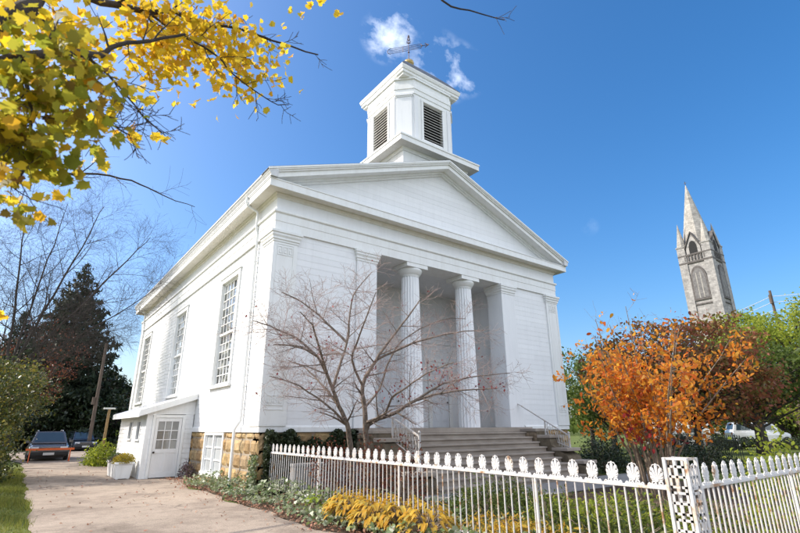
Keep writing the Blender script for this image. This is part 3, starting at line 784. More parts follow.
# ------------------------------------------------------------------ iron fence
ZR = -.62            # top rail
def palmette_mesh():
    """upright honeysuckle leaf: eleven petals filling an oval, a boss, and scrolls at the foot"""
    m=MB(); t=.008; hub=.062; zc,ah,aw=.118,.100,.070
    def reach(a):
        lo,hi=0,.3
        for _ in range(30):
            r=(lo+hi)/2; y=r*math.sin(a); z=hub+r*math.cos(a)
            if (y/aw)**2+((z-zc)/ah)**2<1: lo=r
            else: hi=r
        return lo
    for a in (-118,-92,-67,-44,-22,0,22,44,67,92,118):
        an=R(a); r1=reach(an); n=7; w=min(.0185,r1*math.tan(R(11))*.93)
        s_,c_=math.sin(an),math.cos(an); L_=[]; Rr=[]
        for k in range(n):
            u=k/(n-1); r=.016+(r1-.016)*u; hw=max(.0018,w*(u**1.0)*math.sqrt(max(0,1-max(0,(u-.72)/.28)**2))+.0022*(1-u))
            L_.append((r*s_-hw*c_,hub+r*c_+hw*s_)); Rr.append((r*s_+hw*c_,hub+r*c_-hw*s_))
        m.prism(L_+Rr[::-1],'x',-t,t)
    m.tube([(0,aw*(.93+.10*abs(math.cos(R(a_*6.43))))*math.sin(R(a_)),zc+ah*(.93+.10*abs(math.cos(R(a_*6.43))))*math.cos(R(a_))) for a_ in range(-140,141,7)],.0048,5)
    m.prism([(.020*math.cos(k*math.pi/6),hub+.020*math.sin(k*math.pi/6)) for k in range(12)],'x',-.013,.013)
    for sg in (-1,1):
        pts=[]
        for k in range(15):
            u=k/14; a=R(-90)+u*R(400); r=.024*(1-.62*u); pts.append((0,sg*(.036+r*math.cos(a)),.027+r*math.sin(a)))
        m.tube(pts,[.0075]*14+[.005],6)
        m.tube([(0,sg*.045,.008),(0,sg*.070,.010),(0,sg*.092,.024),(0,sg*.104,.014),(0,sg*.098,.004)],.007,6)
        m.tube([(0,sg*.010,.005),(0,sg*.016,.032),(0,sg*.010,.058)],.008,6)
    m.box(-.012,.012,-.11,.11,-.002,.010)
    return m
def fence(label, a, b, nspace, upto=100):
    a=Vector(a); b=Vector(b); L=(b-a).length; d=(b-a)/L; ang=math.atan2(-d.x,d.y)
    mid=(a+b)/2
    t=thing('iron_fence',label,'fence',(mid.x,mid.y,G),'white cast iron fence runs')
    m=MB(); m.bar(a+Vector((0,0,ZR)),b+Vector((0,0,ZR)),.038,.03); m.build('top_rail',M['iron'],t,bev=.004)
    m=MB(); m.bar(a+Vector((0,0,-1.47)),b+Vector((0,0,-1.47)),.034,.028); m.build('bottom_rail',M['iron'],t,bev=.004)
    sp=L/nspace
    pm=MB(); pm.tube([(0,0,-1.456),(0,0,ZR-.016)],.0105,8,smooth=True); 
    pk=pm.build('picket',M['iron'],None,origin=(0,0,0)); me=pk.data; bpy.data.objects.remove(pk)
    pm=palmette_mesh().build('palmette',M['iron_finial'],None,origin=(0,0,0)); me2=pm.data; bpy.data.objects.remove(pm)
    o=ORIG[t.name]
    for k in range(nspace):
        p=a+d*sp*(k+.5)
        for nm,mesh,q in (('picket',me,p),('picket',me,p+d*sp*.5)):
            if nm=='picket' and (q-b).length<.05: continue
            c=bpy.data.objects.new(nm,mesh); link(c); c.parent=t; c.location=(q.x-o.x,q.y-o.y,-o.z); c.rotation_euler=(0,0,ang+RNG.uniform(-.3,.3))
        c=bpy.data.objects.new('palmette',me2); link(c); c.parent=t; c.location=(p.x-o.x,p.y-o.y,ZR+.015-o.z); c.rotation_euler=(RNG.uniform(-.03,.03),RNG.uniform(-.05,.05),ang)
    # standards every few metres
    n=int(L//3)
    for k in range(n+1):
        q=a+d*min(L,k*3.0+.0)
        m=MB(); m.box(q.x-.014,q.x+.014,q.y-.014,q.y+.014,G-.1,ZR+.02)
        m.build('standard',M['iron'],t)
    return t
RNG=random.Random(77)
FX=.25
fence('white iron fence of palmette-topped pickets along the drive, ending at the church corner',(FX,-.05,0),(FX,-10.80,0),42)
fence('white iron fence of palmette-topped pickets running along the street from the fretwork post',(FX+.16,-10.94,0),(FX+9.2,-10.94,0),36)
# openwork corner post
cp=thing('fence_post','square white openwork post of rusty Greek key fretwork where the two fence runs meet','fence post',(FX,-10.94,G))
hw=.125; zt=-.31; zb=G-.05
m=MB()
for sx in (-1,1):
    for sy in (-1,1):
        x=FX+sx*(hw-.016); y=-10.94+sy*(hw-.016); m.box(x-.016,x+.016,y-.016,y+.016,zb,zt)
m.build('corner_bars',M['iron'],cp,bev=.003)
def fret_panel(face):
    m=MB(); t=.023; w=2*hw-.064; n=5; hh=(zt-zb-.15)/n
    def seg(u0,v0,u1,v1):
        a0,a1=min(u0,u1)-t/2,max(u0,u1)+t/2; b0,b1=min(v0,v1)-t/2,max(v0,v1)+t/2
        e=.006
        if face[0]=='x': x=FX+face[1]*(hw-.016); m.box(x-e,x+e,-10.94+a0,-10.94+a1,b0,b1)
        else: y=-10.94+face[1]*(hw-.016); m.box(FX+a0,FX+a1,y-e,y+e,b0,b1)
    W2=w/2
    for i in range(n):
        z0=zb+.12+i*hh; z1=z0+hh*.86; zm=(z0+z1)/2
        h2=hh*.78; p=W2*.74; za,zb_,zc=z0,z0+h2*.5,z0+h2
        for x in (-p,p): seg(x,za,x,zc)
        seg(0,za+(h2*.0 if i%2 else h2*.30),0,zc-(h2*.30 if i%2 else 0))
        seg(-p,zb_,p,zb_); seg(-p,zc,0,zc); seg(0,za,p,za); seg(p*.62,zc,p,zc); seg(-p,za,-p*.62,za)
        seg(-p,zb_,-W2,zb_); seg(p,zb_,W2,zb_); seg(-p,zc,-p,zc+hh*.22)
    seg(-W2,zt-.01,W2,zt-.01)
    return m.build('fretwork_panel',M['iron'],cp)
for f_ in (('x',-1),('y',-1)): fret_panel(f_)
m=MB()
for z in (zb+.12,zb+.55,zb+.95,zt-.012): m.box(FX+hw-.02,FX+hw-.01,-10.94-hw+.03,-10.94+hw-.03,z-.01,z+.01); m.box(FX-hw+.03,FX+hw-.03,-10.94+hw-.02,-10.94+hw-.01,z-.01,z+.01)
m.build('cross_ties',M['iron'],cp)
m=MB(); m.box(FX-hw-.012,FX+hw+.012,-10.94-hw-.012,-10.94+hw+.012,zb-.02,zb+.06); m.build('foot',M['iron'],cp,bev=.004)

# black iron fence far behind on the right
bf=thing('black_fence','thin black iron railing across the far lawn behind the orange shrub','fence',(32,3.8,G))
m=MB(); A=Vector((20,-4.5,0)); Bv=Vector((44,12,0)); n=90
for z in (-.55,-1.45): m.bar(A+Vector((0,0,z)),Bv+Vector((0,0,z)),.03)
m.build('rails',M['black_iron'],bf)
for k in range(n):
    p=A+(Bv-A)*k/(n-1); m=MB(); m.bar((p.x,p.y,G-.05),(p.x,p.y,-.38),.022); m.build('picket',M['black_iron'],bf)

# ------------------------------------------------------------------ trees: helpers
def fol_seed(s): return np.random.default_rng(s)
def tubes_from(mb, segs):
    for pts,rad in segs:
        r=max(rad); n=8 if r>.06 else 6 if r>.025 else 4 if r>.008 else 3
        mb.tube(pts,rad,n,cap=False)
def grow(rng, pts0, r0, r1, levels, segs, tips, lens, n_kids, spread, trop, wander=.12, lvl=0, start=.2, planar=1.):
    """pts0: a limb already laid out. Adds it, then side branches of side branches"""
    n=len(pts0); rad=[r0+(r1-r0)*(i/(n-1))**.8 for i in range(n)]
    segs.append((pts0,rad))
    if lvl>=levels:
        tips.append(pts0); return
    P=[Vector(p) for p in pts0]
    L=[0]
    for i in range(n-1): L.append(L[-1]+(P[i+1]-P[i]).length)
    tot=L[-1]; k=n_kids[lvl]; side=rng.choice((-1,1)); phi=rng.uniform(0,6.28)
    for j in range(k):
        s=start+(1-start)*(j+rng.uniform(.1,.9))/k; d=s*tot
        i=max(q for q in range(n) if L[q]<=d+1e-9); i=min(i,n-2)
        f=(d-L[i])/max(1e-6,L[i+1]-L[i]); p=P[i].lerp(P[i+1],f); dr=(P[i+1]-P[i]).normalized()
        rr=rad[i]+(rad[i+1]-rad[i])*f
        phi+=2.4+rng.uniform(-.5,.5)
        a=dr.orthogonal().normalized(); b=dr.cross(a)
        perp=a*math.cos(phi)+b*math.sin(phi); perp.z*=planar
        if perp.length<1e-3: perp=a
        perp.normalize(); ang=R(spread[lvl]*rng.uniform(.7,1.25))
        dd=(dr*math.cos(ang)+perp*math.sin(ang)).normalized()
        ln=lens[lvl]*rng.uniform(.6,1.15)*(1.0-.45*s); ns=max(3,int(5-lvl)); q=p.copy(); pl=[tuple(q)]
        for w in range(ns):
            dd=(dd+Vector((rng.uniform(-1,1),rng.uniform(-1,1),rng.uniform(-1,1)))*wander+Vector((0,0,trop[lvl]))*.12).normalized()
            q=q+dd*ln/ns; pl.append(tuple(q))
        c0=min(rr*.62,rr); c0=max(c0*rng.uniform(.7,1),.0032)
        grow(rng,pl,c0,max(c0*.35,.0024),levels,segs,tips,lens,n_kids,spread,trop,wander,lvl+1,.15,planar)
def densify(pts, n=3, jitter=0., rng=None):
    """Catmull-Rom through hand placed limb points"""
    P=[Vector(p) for p in pts]; out=[]
    for i in range(len(P)-1):
        p0=P[max(i-1,0)];p1=P[i];p2=P[i+1];p3=P[min(i+2,len(P)-1)]
        for k in range(n):
            t=k/n
            v=.5*((2*p1)+(p2-p0)*t+(2*p0-5*p1+4*p2-p3)*t*t+(3*p1-p0-3*p2+p3)*t**3)
            if jitter and rng: v+=Vector((rng.uniform(-1,1),rng.uniform(-1,1),rng.uniform(-1,1)))*jitter
            out.append(tuple(v))
    out.append(tuple(P[-1])); return out
def tip_points(tips, rng, per=2, frac=1.):
    out=[]
    for t in tips:
        if rng.random()>frac: continue
        for _ in range(per):
            i=rng.randrange(len(t)-1); f=rng.random(); a,b=Vector(t[i]),Vector(t[i+1]); out.append(tuple(a.lerp(b,f)))
    return out
def leafy(name,label,cat,base,top_r,lobes,nclump,per,leaf,mcrown,mbark,seed,group=None,shape='oval',csize=.5,trunk_r=.2,fork=.35,flat=.75,up=.25,inner=.35):
    """tapered trunk, a limb to every leaf clump, leaf clumps spread through the crown's lobes"""
    rng=fol_seed(seed); t=thing(name,label,cat,base,group); bx,by,bz=base
    zmax=max(c[2]+r[2] for c,r in lobes); zf=zmax*fork
    m=MB(); ax=[(bx,by,bz-.2)]
    for i in range(1,8):
        u=i/7; ax.append((bx+rng.normal()*.06*zmax*.06*i,by+rng.normal()*.06*zmax*.06*i,bz+zmax*.82*u))
    m.tube(ax,[trunk_r*(1.35 if i==0 else 1-.86*i/7) for i in range(8)],9,cap=False)
    vol=np.array([r[0]*r[1]*r[2] for c,r in lobes])**.7; pk=vol/vol.sum(); C_=[]; 
    for i in range(nclump):
        c,r=lobes[rng.choice(len(lobes),p=pk)]
        v=rng.normal(size=3); v/=np.linalg.norm(v); v*=rng.uniform(inner,1)**.5*rng.uniform(.8,1.08)
        C_.append((bx+c[0]+v[0]*r[0],by+c[1]+v[1]*r[1],bz+c[2]+v[2]*r[2]))
    for c in C_:
        h=min(max((c[2]-bz)*.55,zf*.6),zmax*.75)*rng.uniform(.75,1.05); u=min(.95,h/(zmax*.82))*7; i=min(int(u),6); f=u-i
        s=[ax[i][k]+(ax[i+1][k]-ax[i][k])*f for k in range(3)]
        mid=[s[0]+(c[0]-s[0])*.5+rng.normal()*.1,s[1]+(c[1]-s[1])*.5+rng.normal()*.1,s[2]+(c[2]-s[2])*.62]
        pts=densify([s,mid,c],3); r0=trunk_r*rng.uniform(.10,.24)
        m.tube(pts,[r0*(1-.85*q/(len(pts)-1)) for q in range(len(pts))],4,cap=False)
    m.build('trunk',mbark,t,recalc=False)
    C_=np.array(C_); n=nclump*per; idx=np.repeat(np.arange(nclump),per)
    sc=csize*rng.uniform(.6,1.3,size=nclump)[idx]
    off=rng.normal(size=(n,3))*.5; off[:,2]*=flat
    Pn=C_[idx]+off*sc[:,None]
    Pn[:,2]=np.maximum(Pn[:,2],bz+.06)
    leaves('crown',Pn,leaf*rng.uniform(.6,1.25,size=n),mcrown,t,rng,shape,up=up,hang=.3)
    return t

ML={}
ML['maple_yellow']=leafmat('yellow_maple_leaf',[(.70,.48,.02),(.75,.54,.03),(.60,.45,.03),(.78,.58,.05),(.66,.33,.02),(.52,.44,.04)],.65)
ML['maple_green']=leafmat('turning_maple_leaf',[(.27,.29,.03),(.38,.36,.04),(.30,.19,.03),(.48,.44,.04),(.22,.25,.03),(.60,.44,.04),(.34,.33,.04),(.22,.11,.03)],.74)
ML['orange']=leafmat('orange_autumn_leaf',[(.68,.23,.03),(.74,.31,.03),(.62,.12,.03),(.74,.38,.05),(.66,.17,.04),(.80,.44,.06),(.70,.27,.04)],.70)
ML['crimson']=leafmat('crimson_leaf',[(.22,.02,.03),(.30,.03,.03),(.14,.02,.03),(.35,.07,.04)],.4)
ML['redbrown']=leafmat('red_brown_leaf',[(.13,.035,.025),(.18,.05,.03),(.10,.04,.025),(.20,.08,.035),(.09,.025,.025)],.4)
ML['japmaple']=leafmat('dark_red_maple_leaf',[(.26,.085,.05),(.32,.095,.055),(.20,.11,.035),(.16,.15,.035),(.34,.15,.06)],.5)
ML['lime']=leafmat('yellow_green_leaf',[(.26,.32,.04),(.34,.38,.045),(.18,.24,.03),(.40,.42,.05),(.22,.28,.035)],.6)
ML['midgreen']=leafmat('mid_green_leaf',[(.08,.12,.025),(.12,.16,.03),(.06,.10,.022),(.15,.19,.035)],.5)
ML['dark']=leafmat('dark_evergreen_leaf',[(.022,.036,.014),(.03,.05,.016),(.018,.028,.012),(.045,.055,.018)],.2,.35,.5)
ML['holly']=leafmat('glossy_olive_leaf',[(.06,.08,.02),(.045,.06,.016),(.10,.11,.022),(.24,.19,.03),(.055,.075,.018),(.075,.095,.02)],.4,.35,.5)
ML['spruce']=leafmat('dark_spruce_needles',[(.024,.038,.020),(.034,.05,.025),(.02,.032,.02),(.045,.058,.028)],.25,.6)
ML['box']=leafmat('boxwood_leaf',[(.06,.09,.018),(.10,.13,.025),(.045,.07,.016),(.15,.16,.03)],.35)
ML['ivy']=leafmat('grey_green_ivy_leaf',[(.23,.27,.16),(.16,.21,.09),(.31,.34,.22),(.38,.40,.28),(.13,.19,.07),(.21,.26,.09)],.35,.4,.5)
ML['ivy_dark']=leafmat('dark_ivy_leaf',[(.035,.05,.02),(.05,.065,.028),(.025,.038,.018),(.07,.085,.04)],.2,.4)
ML['fallen']=leafmat('fallen_leaf',[(.32,.16,.10),(.24,.12,.075),(.42,.24,.16),(.18,.09,.06),(.46,.29,.19),(.34,.12,.08)],.3,.8)
ML['hosta']=leafmat('yellow_hosta_leaf',[(.60,.38,.04),(.66,.44,.06),(.54,.28,.03),(.40,.30,.06),(.62,.48,.10)],.5)
ML['limeplant']=leafmat('lime_plant_leaf',[(.26,.34,.04),(.32,.40,.05),(.20,.28,.03)],.45)
ML['mum']=leafmat('golden_mum_petal',[(.42,.30,.02),(.35,.28,.03),(.25,.24,.03),(.5,.36,.03)],.35)
ML['mum_green']=leafmat('mum_leaf',[(.07,.11,.025),(.10,.14,.03),(.05,.08,.02)],.35)
ML['purple']=leafmat('purple_grey_leaf',[(.13,.07,.10),(.10,.08,.08),(.17,.10,.12),(.08,.09,.05)],.3)
ML['grass']=leafmat('lawn_grass_blade',[(.14,.17,.03),(.20,.22,.04),(.10,.12,.025),(.30,.28,.07),(.17,.20,.035)],.45)

# ------------------------------------------------------------------ bare dogwood by the steps
DOG={
'A':[(1.93,-1.9,G-.1),(1.84, -1.87, -1.04), (1.6, -2.13, -0.29), (1.4, -2.28, 0.11), (1.1, -2.37, 0.54), (0.84, -2.48, 0.96), (0.56, -2.67, 1.28), (0.19, -2.81, 1.66), (-0.37, -2.86, 1.84), (-0.94, -2.82, 1.84)],
'A2':[(0.84, -2.48, 0.96), (0.97, -2.52, 1.45), (1.22, -2.47, 2.14), (1.34, -2.42, 3.08), (1.47, -2.49, 3.64), (1.83, -2.71, 4.16)],
'A3':[(1.1, -2.37, 0.54), (0.93, -1.69, 1.12), (0.65, -1.21, 1.59), (0.31, -0.82, 1.8)],
'A4':[(0.56, -2.67, 1.28), (-0.12, -3.44, 1.83), (-0.59, -4.01, 2.15), (-1.02, -4.29, 2.33)],
'B':[(2.20,-1.95,G-.1),(2.24, -2.03, -1.05), (2.01, -2.25, -0.13), (1.91, -2.31, 0.51), (1.82, -2.34, 1.06), (2.09, -2.56, 1.74), (2.38, -2.72, 2.22), (2.87, -2.99, 2.95), (3.17, -3.16, 3.45)],
'B2':[(2.0, -2.27, -0.05), (2.09, -2.42, 0.15), (2.48, -2.95, 0.39), (2.7, -3.35, 0.63), (2.9, -3.68, 0.74), (3.26, -4.12, 0.86), (3.68, -4.55, 0.9), (4.1, -5.05, 0.93)],
'B3':[(2.25, -2.73, 0.27), (2.09, -3.31, 0.71), (2.07, -3.92, 0.92), (2.13, -4.61, 1.2), (2.4, -5.3, 1.42)],
'B7':[(2.7,-3.35,.63),(3.5,-3.7,1.1),(4.6,-4.0,1.35),(5.6,-4.2,1.45)],
'A6':[(1.4,-2.28,.11),(.6,-2.6,.55),(-.2,-2.7,.95),(-.9,-2.6,1.15)],
'A7':[(.19,-2.81,1.66),(-.3,-2.6,2.1),(-.9,-2.4,2.35),(-1.3,-2.3,2.45)],
'B4':[(1.91, -2.31, 0.51), (2.61, -2.01, 1.06), (2.9, -2.2, 2.0), (3.44, -2.35, 2.6), (4.36, -2.77, 3.1), (5.19, -2.95, 3.2)],
'B5':[(1.82, -2.34, 1.06), (1.15, -2.87, 1.64), (0.93, -3.57, 2.15), (0.77, -4.16, 2.59), (0.72, -4.56, 2.98)],
'B6':[(2.09,-2.56,1.74),(2.9,-3.2,2.2),(3.7,-3.9,2.45),(4.3,-4.5,2.5)],
'A5':[(1.22,-2.47,2.14),(.6,-2.0,2.9),(.1,-1.6,3.35),(-.3,-1.5,3.5)],
}
rng=random.Random(5); segs=[]; tips=[]
t=thing('dogwood_tree','bare twin-trunked dogwood with a few crimson leaves in front of the church porch','tree',(2.05,-1.95,G))
rad={'A':(.098,.014),'B':(.102,.015),'A2':(.048,.012),'B2':(.064,.012)}
for k,p in DOG.items():
    r0,r1=rad.get(k,(.036,.010))
    grow(rng,densify(p,3,.012,rng),r0,r1,3,segs,tips,[1.15,.66,.36],[11 if k in('A','B','A2','B2') else 9,7,6],[60,52,48],[.1,.15,.3],.13,0,.32 if k in 'AB' else .12,.5)
m=MB(); big=[s for s in segs if max(s[1])>.012]; small=[s for s in segs if max(s[1])<=.012]
tubes_from(m,big); m.build('trunk',M['bark_grey'],t,recalc=False)
m=MB(); tubes_from(m,small); m.build('twigs',M['twig_pink'],t,recalc=False)
pts=np.array(tip_points(tips,rng,1,.014)); nr=fol_seed(3)
hot=np.array([[.75,-2.55,2.0],[2.35,-4.8,1.3],[3.1,-4.2,1.1],[2.2,-3.3,.85],[2.0,-2.4,1.5],[3.9,-5,1.0]])
extra=np.concatenate([h+nr.normal(size=(k,3))*[.24,.24,.13] for h,k in zip(hot,(40,40,40,40,36,26))])
leaves('leaves',np.concatenate([pts,extra]),nr.uniform(.045,.085,len(pts)+len(extra)),ML['crimson'],t,nr,'oval',hang=1.2)

# ------------------------------------------------------------------ orange shrub behind the fence corner
rng=random.Random(11); nr=fol_seed(12); segs=[]; tips=[]
t=thing('orange_shrub','tall many-stemmed shrub covered in orange autumn leaves behind the iron fence','shrub',(7.9,-6.8,G))
for k in range(22):
    a=rng.uniform(0,6.28); rr=rng.uniform(.08,.75); bx,by=7.9+rr*math.cos(a),-6.8+rr*math.sin(a)
    sp=rng.uniform(.45,2.5); h=rng.uniform(3.3,5.2)*(1-.10*sp); aa=a+rng.uniform(-.5,.5)
    if math.cos(aa)*-.75+math.sin(aa)*.66>.25: sp*=.85
    p=[(bx,by,G-.1),(bx+.18*sp*math.cos(aa),by+.18*sp*math.sin(aa),G+h*.3),(bx+.5*sp*math.cos(aa),by+.5*sp*math.sin(aa),G+h*.62),(bx+sp*math.cos(aa),by+sp*math.sin(aa),G+h)]
    grow(rng,densify(p,3,.02,rng),rng.uniform(.026,.045),.007,2,segs,tips,[1.15,.55],[8,5],[52,55],[.3,.1],.14,0,.30,.8)
m=MB(); tubes_from(m,segs); m.build('stems',M['bark_tan'],t,recalc=False)
pp=np.array(tip_points(tips,rng,7)); 
d=np.linalg.norm((pp-[7.9,-6.8,.75])/[2.5,2.5,2.1],axis=1)
# thin out the bare upper left, keep the mass full
keep=(nr.random(len(pp))<np.clip(1.0-.72*np.clip((pp[:,2]-1.5)/1.3,0,1)-.35*np.clip((-1*(pp[:,0]-7.9)+(pp[:,2]-1.0))/2,0,1),.10,1))&(pp[:,2]>-.95)
pp=pp[keep]; pp=pp+nr.normal(size=pp.shape)*.06
if len(pp)>6200: pp=pp[nr.permutation(len(pp))[:6200]]
leaves('crown',pp,nr.uniform(.085,.165,len(pp)),ML['orange'],t,nr,'oval',hang=.9,fold=.2)
red=np.array([[7.0,-7.1,-.15],[6.6,-6.9,-.05],[7.7,-7.3,-.2]])
leaves('red_leaves',np.concatenate([r+nr.normal(size=(22,3))*.2 for r in red]),.13,ML['crimson'],t,nr,'oval',hang=.8)
print('orange leaves',len(pp))

# ------------------------------------------------------------------ foreground maple bough
MP={
'M1':[(-6.75,-10.4,1.2),(-6.4,-10.1,1.8),(-6.14, -9.87, 2.18), (-5.83, -10.02, 2.62), (-5.78, -9.9, 2.87), (-5.71, -9.84, 3.21),(-5.5,-9.6,3.9),(-5.2,-9.2,4.6)],
'M2':[(-6.4,-10.25,1.7),(-5.98, -10.17, 1.98), (-5.75, -10.17, 2.19), (-5.53, -10.14, 2.37), (-5.44, -10.11, 2.42), (-5.35, -10.07, 2.5), (-5.27, -10.06, 2.64), (-5.07, -10.02, 2.82), (-4.84, -10.01, 3.02)],
'M3':[(-5.47, -10.09, 2.43), (-5.35, -10.04, 2.42), (-5.19, -9.99, 2.34), (-5.02, -9.84, 2.28), (-4.83, -9.8, 2.19)],
'M4':[(-5.78, -9.9, 2.87), (-5.63, -9.86, 3.12), (-5.48, -9.74, 3.2), (-5.34, -9.64, 3.33), (-5.1, -9.6, 3.43), (-4.89, -9.56, 3.6), (-4.64, -9.5, 3.62), (-4.34, -9.52, 3.78), (-3.99, -9.53, 3.81), (-3.49, -9.64, 3.81)],
'M5':[(-5.1, -9.6, 3.43), (-4.83, -9.62, 3.33), (-4.52, -9.68, 3.23), (-4.34, -9.64, 3.13), (-3.99, -9.7, 2.95), (-3.81, -9.72, 2.98)],
'M6':[(-5.75, -10.17, 2.19), (-5.64, -10.25, 1.88), (-5.58, -10.29, 1.54), (-5.59, -10.3, 1.27)],
'M7':[(-5.53, -10.14, 2.37), (-5.42, -10.14, 2.16), (-5.25, -10.08, 2.01), (-5.08, -10.05, 1.96)],
'M8':[(-5.2,-9.2,4.6),(-4.2,-9.7,5.0),(-3.4,-10.3,5.0),(-2.94, -10.73, 4.78), (-2.65, -10.71, 4.19), (-2.39, -10.85, 4.09), (-2.09, -11.04, 3.99)],
}
rng=random.Random(21); nr=fol_seed(22); segs=[]; tips=[]
t=thing('maple_tree','yellow-leaved maple whose near bough hangs into the top left of the view','tree',(-7.6,-10.9,G))
segs.append((densify([(-7.6,-10.9,G-.2),(-7.5,-10.85,-.6),(-7.2,-10.7,.5),(-6.75,-10.4,1.2)],3),[.24,.22,.2,.18,.17,.16,.15,.13,.12,.11]))
segs.append((densify([(-7.3,-10.75,.2),(-7.7,-11.2,1.8),(-8.0,-11.4,3.6),(-8.4,-11.2,5.4)],3),[.14,.13,.12,.11,.1,.09,.08,.06,.05,.03]))
for k,p in MP.items():
    r0,r1={'M1':(.085,.03),'M2':(.045,.010),'M4':(.042,.007),'M8':(.03,.005)}.get(k,(.016,.005))
    grow(rng,densify(p,3,.006,rng),r0,r1,2,segs,tips,[.42,.2],[10 if k!='M8' else 5,5],[50,48],[.0,.0],.16,0,.25,1)
m=MB(); tubes_from(m,segs); m.build('trunk',M['bark_dark'],t,recalc=False)
def cloud(items):
    out=[]
    for c,s,n in items: out.append(np.array(c)+nr.normal(size=(n,3))*np.array(s))
    return np.concatenate(out)
rn=lambda: 0
gp=cloud([(c,(.13,.13,.11),50) for c in GREENC]); gp=gp[(np.sin(gp[:,0]*17)*np.sin(gp[:,1]*13+1)+np.sin(gp[:,2]*19+gp[:,0]*6))>-.2]; yp=cloud([(c,(.16,.16,.11),62) for c in YELC]+[(c,(.17,.17,.15),8) for c in GREENC]+[(c,(.025,.025,.025),3) for c in SPARE])
leaves('green_leaves',gp,nr.uniform(.055,.105,len(gp)),ML['maple_green'],t,nr,'maple',hang=1.0,fold=.15)
leaves('yellow_leaves',yp,nr.uniform(.045,.09,len(yp)),ML['maple_yellow'],t,nr,'maple',hang=1.0,fold=.15)

# ------------------------------------------------------------------ other trees
# bare tree on the left, red-leaved tree, spruces and evergreens behind the car
def bare_tree(name,label,base,H,seed,r0,limbs,mbark,lens,kids,levels=3,group=None,spread=(50,48,45),tw=None):
    rng=random.Random(seed); segs=[]; tips=[]
    t=thing(name,label,'tree',base,group); bx,by,bz=base
    tr=[(bx,by,bz-.2),(bx+.05,by,bz+H*.12),(bx+.1,by+.05,bz+H*.28)]
    top=tr[-1]; segs.append((densify(tr,3),[r0*(1.3-.09*i) for i in range(7)]))
    for dx,dy,h,r in limbs:
        p=[top,(top[0]+dx*.35,top[1]+dy*.35,bz+H*.28+(h-H*.28)*.38),(top[0]+dx*.75,top[1]+dy*.75,bz+H*.28+(h-H*.28)*.75),(top[0]+dx,top[1]+dy,bz+h)]
        grow(rng,densify(p,4,.05,rng),r,r*.15,levels,segs,tips,lens,kids,spread,[.35,.2,.1],.15,0,.15,1)
    m=MB(); tubes_from(m,segs); m.build('trunk',mbark,t,recalc=False)
    return t,tips
bare_tree('bare_tree','tall leafless tree with fine dark branches left of the church, in front of the spruce',(-6.3,16.6,G),13.2,31,.17,
  [(4.6,-3.5,11.2,.085),(2.4,-1.8,13.0,.085),(-1.0,.8,13.4,.08),(5.4,-3.9,8.6,.065),(-2.6,1.6,11,.06),(.8,.6,13.6,.07),(3.6,-2.2,7.0,.05)],M['bark_mid'],[3.0,1.6,.9],[16,11,9])
t,tips=bare_tree('red_leaved_tree','small tree with sparse dull red leaves beside the bare tree on the left',(-5.7,19.5,G),7.0,33,.12,
  [(2.0,.5,6.2,.05),(.4,-.8,7.0,.05),(-1.4,.4,6.4,.05),(1.5,-1,5.0,.04),(-1.8,-.8,5.4,.04)],M['bark_dark'],[1.7,.9,.5],[8,6,4])
rng=random.Random(3); nr=fol_seed(34); pp=np.array(tip_points(tips,rng,3,.75)); leaves('crown',pp+nr.normal(size=pp.shape)*.08,nr.uniform(.08,.15,len(pp)),ML['redbrown'],t,nr,'oval',hang=.6)
# long bare bough that reaches in low from the left
NB=[(-12.2,-1.2,G-.1),(-12.3,-1.1,.4),(-11.9,-.9,1.9),(-11.5,-.6,3.3),(-10.6,-.1,4.7),(-9.2,.8,5.8),(-7.68, 1.47, 6.24), (-6.26, 0.47, 6.07), (-5.46, 0.11, 6.14), (-4.63, -0.26, 6.16), (-3.96, -0.47, 6.06), (-3.35, -0.57, 5.85), (-2.62, -0.78, 5.66)]
rng=random.Random(41); segs=[]; tips=[]; t=thing('bare_tree','slender leafless tree whose long level bough crosses the sky above the spruce','tree',(-12.2,-1.2,G))
pl=densify(NB,3,.02,rng); segs.append((pl[:16],[.14-.005*i for i in range(16)]))
grow(rng,pl[15:],.055,.008,2,segs,tips,[1.5,.7],[12,6],[55,50],[.4,.1],.15,0,.05,.9)
grow(rng,densify([pl[11],(-11.4,-.4,5.6),(-11.2,-.2,7.2),(-11.5,-.1,8.8)],4),.08,.01,2,segs,tips,[1.8,.8],[8,6],[50,50],[.3,.1],.15,0,.2,.9)
m=MB(); tubes_from(m,segs); m.build('trunk',M['bark_dark'],t,recalc=False)

